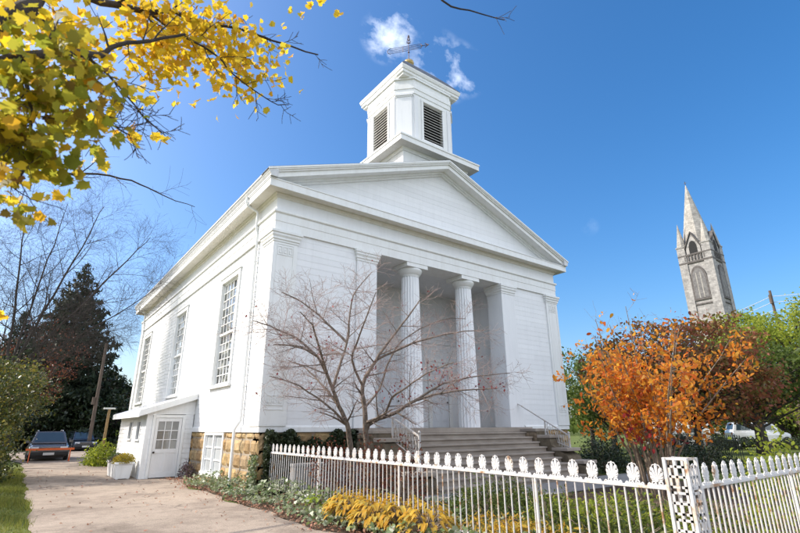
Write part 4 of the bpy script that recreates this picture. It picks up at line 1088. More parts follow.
def spruce(label,base,H,Rm,seed,mm,n_l=46,group=None):
    rng=fol_seed(seed); t=thing('spruce_tree',label,'tree',base,group); bx,by,bz=base
    m=MB(); m.tube([(bx,by,bz-.2),(bx,by,bz+H*.5),(bx,by,bz+H)],[.02*H,.012*H,.02],8,cap=False)
    Q=[]; S=[]
    for i in range(n_l):
        u=(i+.3)/n_l; z=bz+.05*H+u*H*.94; r=Rm*(1-u)**.85*rng.uniform(.82,1.1)+.15
        nb=max(5,int(11-5*u)); a0=rng.uniform(0,6.28)
        for k in range(nb):
            a=a0+6.283*k/nb+rng.normal()*.15; rr=r*rng.uniform(.6,1.12); ca,sa=math.cos(a),math.sin(a); zz=z+rng.normal()*.12
            pts=[(bx+ca*rr*f,by+sa*rr*f,zz-rr*(.34*f-.22*f**3)-(.0 if f<.8 else -.05*rr)) for f in (0,.35,.7,1)]
            m.tube(pts,[.02+.012*rr,.018+.006*rr,.014,.006],3,cap=False)
            ns=max(7,int(rr*17)); f=rng.uniform(.12,1,ns)**.75
            px=np.array([bx+ca*rr*f,by+sa*rr*f,zz-rr*(.34*f-.22*f**3)]).T
            w=.34*(1.15-f)*rr*.5+.10
            px[:,0]+=-sa*rng.normal(size=ns)*w; px[:,1]+=ca*rng.normal(size=ns)*w; px[:,2]-=np.abs(rng.normal(size=ns))*.22+.03
            Q.append(px); S.append(rng.uniform(.4,.9,ns)*(.6+.4*min(1,rr/3)))
    m.build('trunk',M['bark_dark'],t,recalc=False)
    Q=np.concatenate(Q); S=np.concatenate(S)
    leaves('crown',Q,S,mm,t,rng,'long',up=.2,hang=1.6,fold=.1)
    return t
spruce('tall dark spruce with drooping boughs behind the parked car, left of the church',(-2.6,45,G),18.6,8.0,51,ML['spruce'],46)
spruce('shorter dark spruce behind the taller one, at the left edge of the view',(-6.8,49,G),13.8,4.8,52,ML['spruce'],34)
leafy('evergreen_tree','broad dark evergreen behind the parked car at the end of the drive','tree',(-5.5,40,G),6,[((0,0,4.0),(3.4,2.4,3.2)),((-2.5,0,3),(2.4,2,2.6)),((2.6,1,3.0),(2.2,2,2.6))],130,46,.30,ML['dark'],M['bark_dark'],53,csize=.75)
leafy('evergreen_tree','dark evergreen thicket to the right of the utility pole behind the drive','tree',(2.2,41,G),5,[((0,0,2.6),(2.8,2.0,2.6)),((-2.2,-1,1.8),(1.8,1.4,1.7))],100,44,.28,ML['dark'],M['bark_dark'],54,csize=.7,trunk_r=.14)
leafy('evergreen_tree','tall dark evergreen hiding the brick house at the end of the drive','tree',(1.6,46,G),9,[((0,0,4.2),(2.6,2.2,4.4)),((-1.6,0,2.6),(2,2,2.6))],130,46,.32,ML['dark'],M['bark_dark'],57,csize=.7,trunk_r=.16)
leafy('evergreen_tree','dark evergreen left of the drive, above the white fence','tree',(-7.8,24.5,G),6,[((0,0,3.6),(2.6,2.4,3.0)),((1.2,-1,2.4),(1.8,1.8,1.9))],110,44,.24,ML['dark'],M['bark_dark'],55,csize=.65)
# glossy olive-leaved bush at the left edge
leafy('holly_bush','large glossy olive-green bush overhanging the left edge of the drive','bush',(-6.5,9.9,G),4,[((0,0,2.5),(1.8,1.9,1.9)),((.95,-1.7,2.7),(1.3,1.2,1.4)),((-.8,1.6,2.3),(1.5,1.6,1.9)),((.3,-2.8,1.3),(1.0,1.0,1.1)),((.2,-1.4,.7),(1.2,1.7,.75)),((-.2,.6,.6),(1.4,1.4,.7))],290,60,.105,ML['holly'],M['bark_dark'],56,csize=.42,trunk_r=.09,inner=.15)

# right-hand background trees
leafy('japanese_maple','wide dark red maple behind the orange shrub','tree',(20.4,-2.6,G),5,[((0,0,5.0),(4.2,3.9,1.9)),((-2.4,1.6,4.5),(2.4,2.4,1.6)),((1.7,-1.3,3.8),(2.2,2.2,1.8)),((0,-1.5,3.2),(2.8,2.2,1.7)),((1.5,-.8,6.0),(2.2,2.0,1.0))],260,54,.19,ML['japmaple'],M['bark_dark'],61,csize=.85,flat=.45,fork=.45)
leafy('shade_tree','dark-trunked green tree with drooping foliage behind the red maple','tree',(31.4,-1.6,G),7,[((0,0,4.9),(3.6,3.4,2.4)),((1.5,-2.6,4.8),(2.4,2.4,2.2)),((-1.8,2.2,4.2),(2.4,2.4,2.0))],190,52,.23,ML['midgreen'],M['bark_dark'],62,csize=.85,trunk_r=.34)
leafy('shade_tree','yellow-green tree at the right edge of the view below the power lines','tree',(41,-2.2,G),9,[((0,0,7.4),(4.2,4.0,3.8)),((1.6,-2.6,6.4),(3.6,3.6,4.2)),((-.8,2.2,7.0),(2.8,2.8,2.6)),((.5,-1,3.2),(3.2,3.2,1.9))],270,54,.24,ML['lime'],M['bark_dark'],63,csize=.8,trunk_r=.24)
leafy('shade_tree','yellow-green treetop in front of the stone church tower','tree',(47.4,3.3,G),9,[((0,0,9.6),(2.6,2.6,2.4)),((-1.4,1.2,7.6),(2.6,2.6,2.6))],130,50,.30,ML['lime'],M['bark_dark'],64,csize=.95,trunk_r=.22)
leafy('shade_tree','yellow-green tree just left of the tall power pole','tree',(60,1.0,G),9,[((0,0,9.4),(5.0,5.0,4.0)),((2,-3,9),(4,4,4))],170,50,.36,ML['lime'],M['bark_dark'],65,csize=1.15,trunk_r=.28)
leafy('shade_tree','green tree between the church corner and the orange shrub','tree',(30,9,G),7,[((0,0,4.8),(3.6,3.6,3.0)),((-1.5,-2,3.6),(2.6,2.6,2.3))],110,46,.24,ML['midgreen'],M['bark_dark'],66,csize=.8,trunk_r=.18)
leafy('shade_tree','dark spreading tree shading the lawn between the orange shrub and the red maple','tree',(25.5,4.6,G),7,[((0,0,4.0),(3.4,3.2,2.4)),((1.5,-2,3.2),(2.4,2.4,1.9))],130,48,.22,ML['midgreen'],M['bark_dark'],69,csize=.75,trunk_r=.2)
leafy('hedge','low dark hedge behind the black iron fence on the right','hedge',(37.5,1.4,G),1.4,[((-1.8,1.4,.4),(1.3,1.3,.42)),((0,0,.4),(1.5,1.4,.42)),((2.2,-2.2,.4),(1.5,1.5,.42)),((4.2,-4.2,.4),(1.5,1.5,.42)),((-3.6,3,.5),(1.5,1.4,.6))],130,50,.14,ML['dark'],M['bark_dark'],70,csize=.32,trunk_r=.06,inner=.1)
leafy('shade_tree','dark green tree behind the white house','tree',(47,13,G),8,[((0,0,5.0),(4.4,4.4,3.6))],110,46,.32,ML['midgreen'],M['bark_dark'],67,csize=1.0,trunk_r=.2)
leafy('shade_tree','dark bushy tree filling the gap behind the van on its left','tree',(63,10,G),6,[((0,0,2.6),(3.6,3.6,2.8)),((3,-3.4,2.4),(3,3,2.4)),((-3,3.2,2.2),(3,3,2.2))],150,46,.34,ML['midgreen'],M['bark_dark'],168,csize=.9,trunk_r=.2)
leafy('shade_tree','dull green tree behind the parked white van','tree',(66,-9,G),9,[((0,0,6.4),(6,6,5)),((-2,5,5.5),(4,4,4))],150,46,.40,ML['midgreen'],M['bark_dark'],68,csize=1.3,trunk_r=.3)

# ------------------------------------------------------------------ garden planting
def mound(name,label,cat,c,r,n,leaf,mm,seed,shape='oval',group=None,stems=True,up=.3,hang=.0,rough=.18):
    """low bush: short stems from the ground, leaves over and inside a lumpy mound"""
    rng=fol_seed(seed); t=thing(name,label,cat,c,group); cx,cy,cz=c
    m=MB()
    for k in range(9):
        a=rng.uniform(0,6.28); q=rng.uniform(.3,.8)
        m.tube([(cx,cy,cz-.05),(cx+q*.5*r[0]*math.cos(a),cy+q*.5*r[1]*math.sin(a),cz+r[2]*.5),(cx+q*r[0]*math.cos(a),cy+q*r[1]*math.sin(a),cz+r[2]*.85)],[.014,.010,.004],5,cap=False)
    m.build('stems',M['bark_tan'],t,recalc=False)
    v=rng.normal(size=(n,3)); v/=np.linalg.norm(v,axis=1)[:,None]; v[:,2]=np.abs(v[:,2])
    v*=(rng.uniform(.35,1,size=n)**.5)[:,None]
    lump=1+rough*np.sin(v[:,0]*7+seed)*np.cos(v[:,1]*6+seed*2)+rough*.5*rng.normal(size=n)
    P=np.array(c)+v*np.array(r)*lump[:,None]; P[:,2]=np.maximum(P[:,2],cz+.03)
    leaves('leaves',P,leaf*rng.uniform(.6,1.3,n),mm,t,rng,shape,up=up,hang=hang,fold=.2)
    return t
GZ2=G+.05
# boxwoods behind the fence
for i,(x,y,r,h,lab) in enumerate(((1.35,-7.0,.50,.80,'small round boxwood behind the fence, nearest the yellow hostas'),(1.5,-8.3,.55,.72,'rounded boxwood behind the middle of the picket fence'),(1.9,-9.5,.6,.74,'boxwood with yellowing leaves behind the fence beside the fretwork post'),(3.4,-9.7,.7,.62,'boxwood inside the fence corner under the orange shrub'),(3.0,-6.2,.6,.70,'rounded boxwood set back behind the fence, before the steps'))):
    mound('boxwood',lab,'shrub',(x,y,G),(r,r,h),1500,.05,ML['box'],70+i,'oval','boxwoods inside the fence')
for i,(x,y,r,h,lab) in enumerate(((13.0,-2.2,.9,1.05,'dark yew shrub against the right end of the stone steps'),(14.6,-3.4,1.1,1.15,'dark yew shrub on the lawn edge right of the steps'),(16.4,-4.4,1.1,1.0,'dark yew shrub behind the stems of the orange shrub'),(15.6,-.6,1.2,1.5,'taller dark yew shrub by the right corner of the church'))):
    mound('yew_shrub',lab,'shrub',(x,y,G),(r,r,h),2200,.085,ML['dark'],180+i,'oval','dark yews right of the steps')
mound('yellow_shrub','yellow-green shrub at the far right end of the street fence','shrub',(5.2,-10.3,G),(.8,.7,1.45),1500,.085,ML['lime'],80,rough=.25)
# red barberry hedge just behind the fence, one spray over the top
for i,(x,y,r,h,lab) in enumerate(((.78,-2.9,.40,1.36,'red-brown barberry spilling through the picket fence'),(1.05,-3.9,.46,1.44,'red-brown barberry in front of the dogwood trunks'),(1.25,-4.9,.46,1.40,'red-brown barberry right of the dogwood trunks'))):
    mound('barberry',lab,'shrub',(x,y,G),(r,.55,h),1300,.055,ML['redbrown'],90+i,'oval','red barberries behind the fence')
nr=fol_seed(95); pp=np.array([.28,-2.85,-.85])+nr.normal(size=(260,3))*[.07,.20,.28]
leaves('leaves',pp,nr.uniform(.04,.07,260),ML['redbrown'],[o for o in bpy.data.objects if o.name=='barberry'][0],nr,'oval',hang=.6)
# hostas and lime plant
def hosta(label,c,r,n,mm,seed,name='hosta',L=.26,wd=.10):
    rng=random.Random(seed); t=thing(name,label,'plant',c,'yellow hostas along the fence' if name=='hosta' else None); m=MB(); s=MB()
    for k in range(n):
        a=rng.uniform(0,6.28); el=rng.uniform(.35,1.25); l=L*rng.uniform(.7,1.25); w=wd*rng.uniform(.7,1.2)*.5
        d=Vector((math.cos(a),math.sin(a),0)); sd=Vector((-math.sin(a),math.cos(a),0)); b=Vector(c)+d*rng.uniform(.02,.10)
        rise=r*math.sin(el)*rng.uniform(.8,1.1); out=r*math.cos(el)*rng.uniform(.8,1.1)
        k0=b+d*out+Vector((0,0,rise)); s.tube([b,b+d*out*.4+Vector((0,0,rise*.7)),k0],[.006,.005,.004],4,cap=False)
        vs=[];n_=5
        for i in range(n_+1):
            u=i/n_; cpt=k0+d*(l*u)+Vector((0,0,l*(.15*u-.75*u*u))); ww=w*math.sin(math.pi*min(.97,.06+u*.94))**.7 if u<1 else .002
            vs+=[cpt-sd*ww+Vector((0,0,ww*.5)),cpt,cpt+sd*ww+Vector((0,0,ww*.5))]
        fs=[]
        for i in range(n_):
            q=i*3; fs+=[(q,q+1,q+4,q+3),(q+1,q+2,q+5,q+4)]
        m.add(vs,fs,True)
    s.build('stems',M['bark_tan'],t,recalc=False); m.build('leaves',mm,t,recalc=False)
    return t
HS=[(.60,-4.3,'nearest the lime-green plant'),(.55,-5.0,'second from the lime-green plant'),(.02,-4.7,'out in front of the pickets'),(.62,-5.75,'in the middle of the yellow row'),(.0,-5.6,'before the pickets in the middle of the row'),(.55,-6.45,'near the first boxwood'),(.05,-6.4,'beside the pickets near the camera end'),(.75,-3.75,'furthest behind the pickets'),(-.22,-5.15,'out in the ivy toward the drive'),(-.18,-6.0,'nearest the drive at the camera end'),(.0,-7.1,'at the camera end of the row')]
for i,(x,y,w) in enumerate(HS): hosta('yellow autumn hosta with drooping leaves '+w,(x,y,G+.04),.40,110,ML['hosta'],100+i,L=.13,wd=.07)
hosta('fresh lime-green broad-leaved plant in the ivy by the fence',(.12,-3.55,G+.04),.28,34,ML['limeplant'],120,'lime_plant',.18,.11)
# grasses in front of the gate end
mound('garden_perennial','mixed yellow and green perennials at the foot of the fence near the post','plant',(.75,-8.4,G),(.45,1.5,.42),1500,.10,ML['hosta'],121,'long',hang=-.5)
mound('garden_perennial','olive-green perennials behind the pickets in front of the boxwoods','plant',(1.0,-9.6,G),(.7,1.1,.55),1500,.11,ML['box'],122,'long',hang=-.5)
mound('garden_perennial','wide bed of yellow-green perennials filling the fence corner','plant',(2.2,-8.9,G),(1.3,1.6,.62),3200,.10,ML['lime'],126,'long',hang=-.5)
mound('garden_perennial','low dark green perennials at the foot of the boxwoods before the steps','plant',(2.6,-6.2,G),(1.5,1.4,.45),2400,.10,ML['midgreen'],127,'long',hang=-.4)
mound('garden_perennial','purple-grey spiky perennials at the foot of the lean-to wall','plant',(-.28,5.75,G),(.26,.5,.55),420,.11,ML['purple'],123,'long',hang=-1.2)
mound('garden_shrub','bright yellow-green shrub behind the wooden post beside the drive','shrub',(-1.75,15.6,G),(.75,1.3,1.0),1500,.13,ML['lime'],124,rough=.25)
mound('garden_shrub','blue-green shrub close against the far end of the lean-to','shrub',(-.95,13.9,G),(.7,.9,1.6),1200,.11,ML['midgreen'],125,rough=.25)
# ivy, fallen leaves (nobody could count them)
nr=fol_seed(130)
def edge(y): return -.88+.10*np.sin(y*1.7)+.06*np.sin(y*4.1+1)-.05*(y<-3)*(y+3)*.6
N=11000; y=nr.uniform(-10.2,3.9,N); x=nr.uniform(-.95,2.4,N); kp=(x>edge(y)+.10+nr.normal(size=N)*.10)&((x<.02)|(y<0)); kp&=~((x>1.4)&(nr.random(N)<.6))
x,y=x[kp],y[kp]; hmp=.05+.12*(np.sin(x*5+y*3)*.5+.5)+.08*(np.sin(y*7-x*2)*.5+.5)+.22*np.exp(-((x-.1)/.35)**2)*(y>-4)
P=np.stack([x,y,G+.03+hmp*nr.uniform(.3,1.15,len(x))],1)
tag(leaves('ivy_ground_cover',P,nr.uniform(.06,.12,len(P)),ML['ivy'],None,nr,'ivy',up=.8,origin=(.3,-3,G)),'grey-green ivy covering the ground between the drive and the iron fence','ground cover',kind='stuff')
N=2600; y=nr.uniform(-10.5,6,N); x=edge(y)+.18+nr.normal(size=N)*.17; 
kk=nr.random(N)<.6; x,y=x[kk],y[kk]; P1=np.stack([x,y,G+.012+nr.uniform(0,.05,len(x))+np.clip(x+.6,0,.3)*.3],1)
N=260; P2=np.stack([nr.uniform(-4.6,-.9,N),nr.uniform(-10,14,N),np.full(N,G+.014)],1)
N=700; P3=np.stack([nr.uniform(-.6,2.2,N),nr.uniform(-9,3,N),G+.17+nr.uniform(0,.04,N)],1); P3=P3[(P3[:,0]<0)|(P3[:,1]<-.2)]
P=np.concatenate([P1,P2,P3]); tag(leaves('fallen_leaves',P,nr.uniform(.04,.085,len(P)),ML['fallen'],None,nr,'oval',up=1.6,origin=(-.6,-2,G),fold=.35),'dry red-brown fallen leaves along the edge of the drive','fallen leaves',kind='stuff')
# ivy climbing the stone base
N=8500; x=nr.uniform(.1,3.1,N); z=G+1.62*nr.uniform(0,1,N)**.75; kp=z<(G+1.45+.14*np.sin(x*3)+.1*np.sin(x*9)); x,z=x[kp],z[kp]
P=np.stack([x,-.10-nr.uniform(0,.22,len(x)),z],1)
t=thing('wall_ivy','dark ivy climbing the stone base under the left of the church front','ivy',(1.5,-.1,G))
leaves('leaves',P,nr.uniform(.07,.12,len(P)),ML['ivy_dark'],t,nr,'ivy')
m=MB(); rng=random.Random(4)
for k in range(14):
    x0=rng.uniform(.2,2.9); m.tube([(x0,-.12,G-.02),(x0+rng.uniform(-.2,.2),-.11,G+.5),(x0+rng.uniform(-.3,.3),-.11,G+1.15)],[.012,.009,.004],5,cap=False)
m.build('stems',M['bark_tan'],t,recalc=False)
N=420; P=np.stack([nr.uniform(-.16,.0,N)-.02,nr.uniform(-.15,.22,N),G+nr.uniform(0,1,N)**1.6*.95],1)
t=thing('corner_ivy','green ivy creeping up the golden stone corner beside the fence end','ivy',(-.08,.3,G)); leaves('leaves',P,nr.uniform(.06,.11,N),ML['ivy'],t,nr,'ivy')
# planters
def planter(y,label,mum):
    t=thing('planter_box',label,'planter',(-2.08,y,G),'white planter boxes beside the lean-to'); x=-2.08
    m=MB()
    def fr(h0,h1,z0,z1): m.hexa([(x-h0,y-h0,z0),(x+h0,y-h0,z0),(x+h0,y+h0,z0),(x-h0,y+h0,z0),(x-h1,y-h1,z1),(x+h1,y-h1,z1),(x+h1,y+h1,z1),(x-h1,y+h1,z1)])
    fr(.22,.27,G+.02,G+.50); m.build('box',M['trim'],t,bev=.008)
    m=MB(); m.ring([(-.05,G+.47),(.0,G+.47),(.03,G+.49),(.03,G+.56),(-.05,G+.56)],x-.275,x+.275,y-.275,y+.275); m.build('rim',M['trim'],t,bev=.006)
    for sx in (-1,1):
        for sy in (-1,1):
            m=MB(); m.box(x+sx*.17-.035,x+sx*.17+.035,y+sy*.17-.035,y+sy*.17+.035,G-.01,G+.03); m.build('foot',M['trim'],t)
    m=MB(); m.box(x-.25,x+.25,y-.25,y+.25,G+.45,G+.525); m.build('soil',M['bark_dark'],t)
    return t
planter(7.15,'white planter box nearest the lean-to door, under golden mums',1)
planter(7.92,'white planter box in the middle of the row of three',0); planter(8.69,'white planter box furthest down the row of three',0)
mound('chrysanthemum','golden yellow mum filling the nearest white planter','plant',(-2.08,7.15,G+.50),(.40,.42,.36),1500,.05,ML['mum'],140,rough=.06)
mound('chrysanthemum','dull purple mum in the middle white planter','plant',(-2.08,7.92,G+.50),(.36,.36,.30),900,.055,ML['purple'],141,rough=.08)
mound('chrysanthemum','green leafy mum in the furthest white planter','plant',(-2.08,8.69,G+.50),(.36,.36,.32),900,.055,ML['mum_green'],142,rough=.08)
# wooden post with a cap beside the drive
t=thing('wooden_post','tan wooden post with a flat white cap behind the planters','post',(-1.55,17.5,G))
m=MB(); m.box(-1.61,-1.49,17.44,17.56,G-.1,1.02); m.build('shaft',M['post_wood'],t,bev=.008)
m=MB(); m.box(-1.82,-1.28,17.38,17.62,1.03,1.11); m.build('cap',M['trim'],t,bev=.008)
# utility pole
t=thing('utility_pole','dark timber utility pole behind the end of the drive','utility pole',(-.35,36,G))
m=MB(); m.tube([(-.35,36,G-.3),(-.4,36,7.2)],[.16,.11],10); m.build('shaft',M['wood_pole'],t)
m=MB(); m.tube([(-.60,35.9,2.0),(-.60,35.9,2.6)],.12,12); m.build('transformer',M['wood_pole'],t)
def wire(label,a,b,sag,r=.012):
    a=Vector(a);b=Vector(b); m=MB(); m.tube([a.lerp(b,k/16)+Vector((0,0,-sag*4*(k/16)*(1-k/16))) for k in range(17)],r,5)
    o=m.build('overhead_wire',M['gutter'],None,origin=a); tag(o,label,'wire',group='power lines on the right'); return o
# power pole right with wires
t=thing('utility_pole','grey power pole rising above the yellow-green trees at the right','utility pole',(60.1,3.6,G))
PX,PY=60.1,3.6
m=MB(); m.tube([(PX,PY,G-.3),(PX,PY,14.55)],[.18,.13],10); m.build('shaft',M['wood_pole'],t)
m=MB(); m.tube([(PX-.3,PY,13.0),(PX-.3,PY,14.0)],.16,10); m.build('transformer',M['wood_pole'],t)
for k,w in ((-1,'lowest of the overhead power lines on the right'),(-.4,'second lowest overhead power line on the right'),(.4,'second highest overhead power line on the right'),(1,'highest of the overhead power lines on the right')):
    zz={-1:11.2,-.4:12.3,.4:13.2,1:13.86}[k]
    wire(w,(PX,PY+k*.02,zz),(96,38,zz+3.2),.9,.03); 
    wire(w.replace('on the right','beyond the pole'),(PX,PY+k*.02,zz),(70,-42,zz+.4),.9,.03)

# ------------------------------------------------------------------ white board fence at the far left
t=thing('board_fence','low white board fence half hidden under the glossy bush at the left edge','fence',(-5.75,2.5,G))
m=MB(); n=24; sp=6.4/n
for z in (-1.35,-.95): m.box(-5.79,-5.75,-.7,5.7,z,z+.08)
m.build('rails',M['trim'],t)
for k in range(n):
    y=-.7+k*sp; m=MB(); m.prism([(y+.02,G+.05),(y+sp-.05,G+.05),(y+sp-.05,-.78),(y+sp/2-.015,-.70),(y+.02,-.78)],'x',-5.75,-5.725); m.build('picket',M['trim'],t)
# ------------------------------------------------------------------ vehicles (front towards -y, built at the origin, then placed)
def paintmat(name,c,rough=.25):
    m,nt,N,L=nodes(name); out=N('ShaderNodeOutputMaterial'); p=N('ShaderNodeBsdfPrincipled'); L(p.outputs[0],out.inputs[0])
    p.inputs['Base Color'].default_value=(*c,1); p.inputs['Roughness'].default_value=rough; p.inputs['Coat Weight'].default_value=.6; p.inputs['Metallic'].default_value=.2
    return m
M['tyre']=mat('black_tyre_rubber',(.02,.02,.02),None,.9,20); M['rim']=mat('alloy_wheel',(.35,.35,.36),None,.35,metal=.8)
M['lamp']=glassmat('headlamp_glass',(.55,.56,.58),.1); M['tail']=mat('red_lamp_glass',(.3,.01,.01),None,.2); M['trim_black']=mat('black_plastic_trim',(.02,.02,.022),None,.6); M['carglass']=glassmat('tinted_car_glass',(.03,.05,.06),.03,1.); M['plate']=mat('number_plate',(.6,.6,.6),None,.5)
def car(name,label,cat,loc,rot,L,Wd,H,paint,kind='suv'):
    t=thing(name,label,cat,(0,0,0)); hw=Wd/2; belt=H*.60; hood=H*.56
    hl=.21*L if kind=='suv' else .12*L
    m=MB(); st=[(0,.30,H*.40,.86),(.10,.24,H*.50,.95),(hl*.5,.22,hood*.97,1),(hl,.22,hood,1),(hl+.3,.22,belt,1),(L*.75,.22,belt,1),(L-.12,.24,belt*1.0,.97),(L,.32,belt*.92,.92)]
    vs=[];k=10
    for y,zb,zt,w in st:
        a=hw*w; vs+=[(-a*.9,y,zb),(-a,y,zb+.12),(-a,y,zb+(zt-zb)*.66),(-a*.95,y,zt-.05),(-a*.84,y,zt),(a*.84,y,zt),(a*.95,y,zt-.05),(a,y,zb+(zt-zb)*.66),(a,y,zb+.12),(a*.9,y,zb)]
    fs=[(i*k+j,i*k+(j+1)%k,(i+1)*k+(j+1)%k,(i+1)*k+j) for i in range(len(st)-1) for j in range(k)]+[tuple(range(k)),tuple(range((len(st)-1)*k,len(st)*k))]
    m.add(vs,fs)
    # greenhouse
    y0,y1=hl+.05,L-.10; r0,r1=(hl+.85,L-.42); a,b=hw*.90,hw*.70
    gh=[(-a,y0,belt-.02),(a,y0,belt-.02),(a,y1,belt-.02),(-a,y1,belt-.02),(-b,r0,H),(b,r0,H),(b,r1,H),(-b,r1,H)]
    m.hexa(gh); m.build('body',paint,t,bev=.03)
    g=[Vector(p) for p in gh]
    def pane(i,j,k_,l,u0,u1,v0,v1,nm):
        P=lambda u,v:(g[i].lerp(g[j],u)).lerp(g[l].lerp(g[k_],u),v)
        n=(g[j]-g[i]).cross(g[l]-g[i]).normalized(); c=sum(g,Vector())/8
        if n.dot(g[i]-c)<0: n=-n
        q=[P(u0,v0),P(u1,v0),P(u1,v1),P(u0,v1)]; mm=MB(); mm.hexa([p+n*.004 for p in q]+[p+n*.012 for p in q]); mm.build(nm,M['carglass'],t)
    pane(0,1,5,4,.07,.93,.12,.90,'windscreen'); pane(3,2,6,7,.1,.9,.25,.85,'rear_window')
    cuts=((.10,.40),(.42,.70),(.72,.93)) if kind=='suv' else ((.08,.30),(.32,.62),(.64,.94))
    for u0,u1 in cuts: pane(0,3,7,4,u0,u1,.16,.86,'side_window'); pane(1,2,6,5,u0,u1,.16,.86,'side_window')
    for sx in (-1,1):
        for y in (hl*.62+.12,L-.85):
            r=.36; w=MB(); x0=sx*(hw-.20); x1=sx*(hw+.01)
            n=24; prof=[(r-.03,x0),(r,x0+sx*.04),(r,x1-sx*.04),(r-.03,x1),(r*.66,x1)]
            vs=[(x,y+rr*math.cos(2*math.pi*q/n),r+rr*math.sin(2*math.pi*q/n)) for rr,x in prof for q in range(n)]
            w.add(vs,[(i*n+q,i*n+(q+1)%n,(i+1)*n+(q+1)%n,(i+1)*n+q) for i in range(len(prof)-1) for q in range(n)]+[tuple(range(n))])
            wh=w.build('wheel',M['tyre'],t)
            w=MB(); xx=x1-sx*.02
            for q in range(5):
                an=2*math.pi*q/5; w.bar((xx,y,r),(xx,y+r*.64*math.cos(an),r+r*.64*math.sin(an)),.07,.03)
            w.tube([(xx-sx*.02,y,r),(xx+sx*.015,y,r)],.07,12)
            w.tube([(xx-sx*.05,y,r),(xx-sx*.045,y,r)],r*.66,20); w.build('rim',M['rim'],wh)
    for sx in (-1,1):
        w=MB(); w.hexa([(sx*hw*.52,-.015,H*.40),(sx*hw*.88,.05,H*.41),(sx*hw*.86,.20,H*.41),(sx*hw*.52,.12,H*.41),(sx*hw*.52,.005,H*.475),(sx*hw*.88,.07,H*.485),(sx*hw*.86,.22,H*.49),(sx*hw*.52,.12,H*.49)]); w.build('headlight',M['lamp'],t)
        w=MB(); w.box(sx*hw*.8-.08,sx*hw*.8+.08,L-.03,L+.02,H*.42,H*.56); w.build('tail_light',M['tail'],t)
        w=MB(); w.box(sx*(hw+.08)-.10,sx*(hw+.08)+.10,hl+.32,hl+.42,belt+.0,belt+.15); w.build('wing_mirror',paint,t,bev=.02)
        if kind=='suv': w=MB(); w.tube([(sx*hw*.62,r0+.1,H),(sx*hw*.62,r0+.2,H+.06),(sx*hw*.62,r1-.2,H+.06),(sx*hw*.62,r1-.1,H)],.02,6); w.build('roof_rail',M['rim'],t)
    w=MB(); w.box(-hw*.48,hw*.48,-.02,.06,H*.33,H*.455)
    w.build('grille',M['trim_black'],t,bev=.01)
    w=MB()
    for z in (.345,.385,.425,.452): w.box(-hw*.46,hw*.46,-.03,-.015,H*z,H*z+.012)
    w.build('grille_bars',M['rim'],t)
    w=MB(); w.box(-hw*.95,hw*.95,-.06,.08,.30,H*.315); w.build('bumper',M['trim_black'],t,bev=.03)
    w=MB(); w.box(-.26,.26,-.075,-.062,H*.20,H*.20+.13); w.build('number_plate',M['plate'],t)
    w=MB(); w.box(-hw*.8,hw*.8,.2,L-.2,.14,.26); w.build('underbody',M['trim_black'],t)
    t.location=loc; t.rotation_euler=(0,0,rot); return t
P_SILVER=paintmat('silver_car_paint',(.10,.095,.10)); P_DARK=paintmat('dark_blue_car_paint',(.02,.03,.05)); P_WHITE=paintmat('white_car_paint',(.70,.70,.70))
car('parked_suv','silver-grey four-wheel-drive parked facing the camera behind the orange barrier','suv',(-3.66,21.5,G),0,4.6,1.94,1.56,P_SILVER)
car('parked_car','dark blue car parked in the shade beyond the silver four-wheel-drive','car',(-.6,35.4,G),.1,4.4,1.75,1.45,P_DARK)
car('parked_van','white van parked side-on beyond the far lawn','van',(51.6,2.9,G),math.atan2(2.6,2.7),4.9,1.9,1.95,P_WHITE,'van')
car('parked_car','white car parked behind the white van at the right','car',(57.5,-3.4,G),math.atan2(2.6,2.7),4.4,1.75,1.5,P_WHITE)
# sawhorse barrier
t=thing('barrier','orange sawhorse barrier across the drive in front of the parked car','barrier',(-3.6,20.6,G))
m=MB(); m.box(-4.75,-2.55,20.56,20.60,-1.06,-.95); m.build('crossbar',M['orange'],t,bev=.006)
for x in (-4.55,-2.72):
    for s in (-1,1):
        m=MB(); m.bar((x,20.63+s*.02,-1.0),(x,20.63+s*.28,G),.08,.035,up=(1,0,0)); m.build('leg',M['orange'],t)

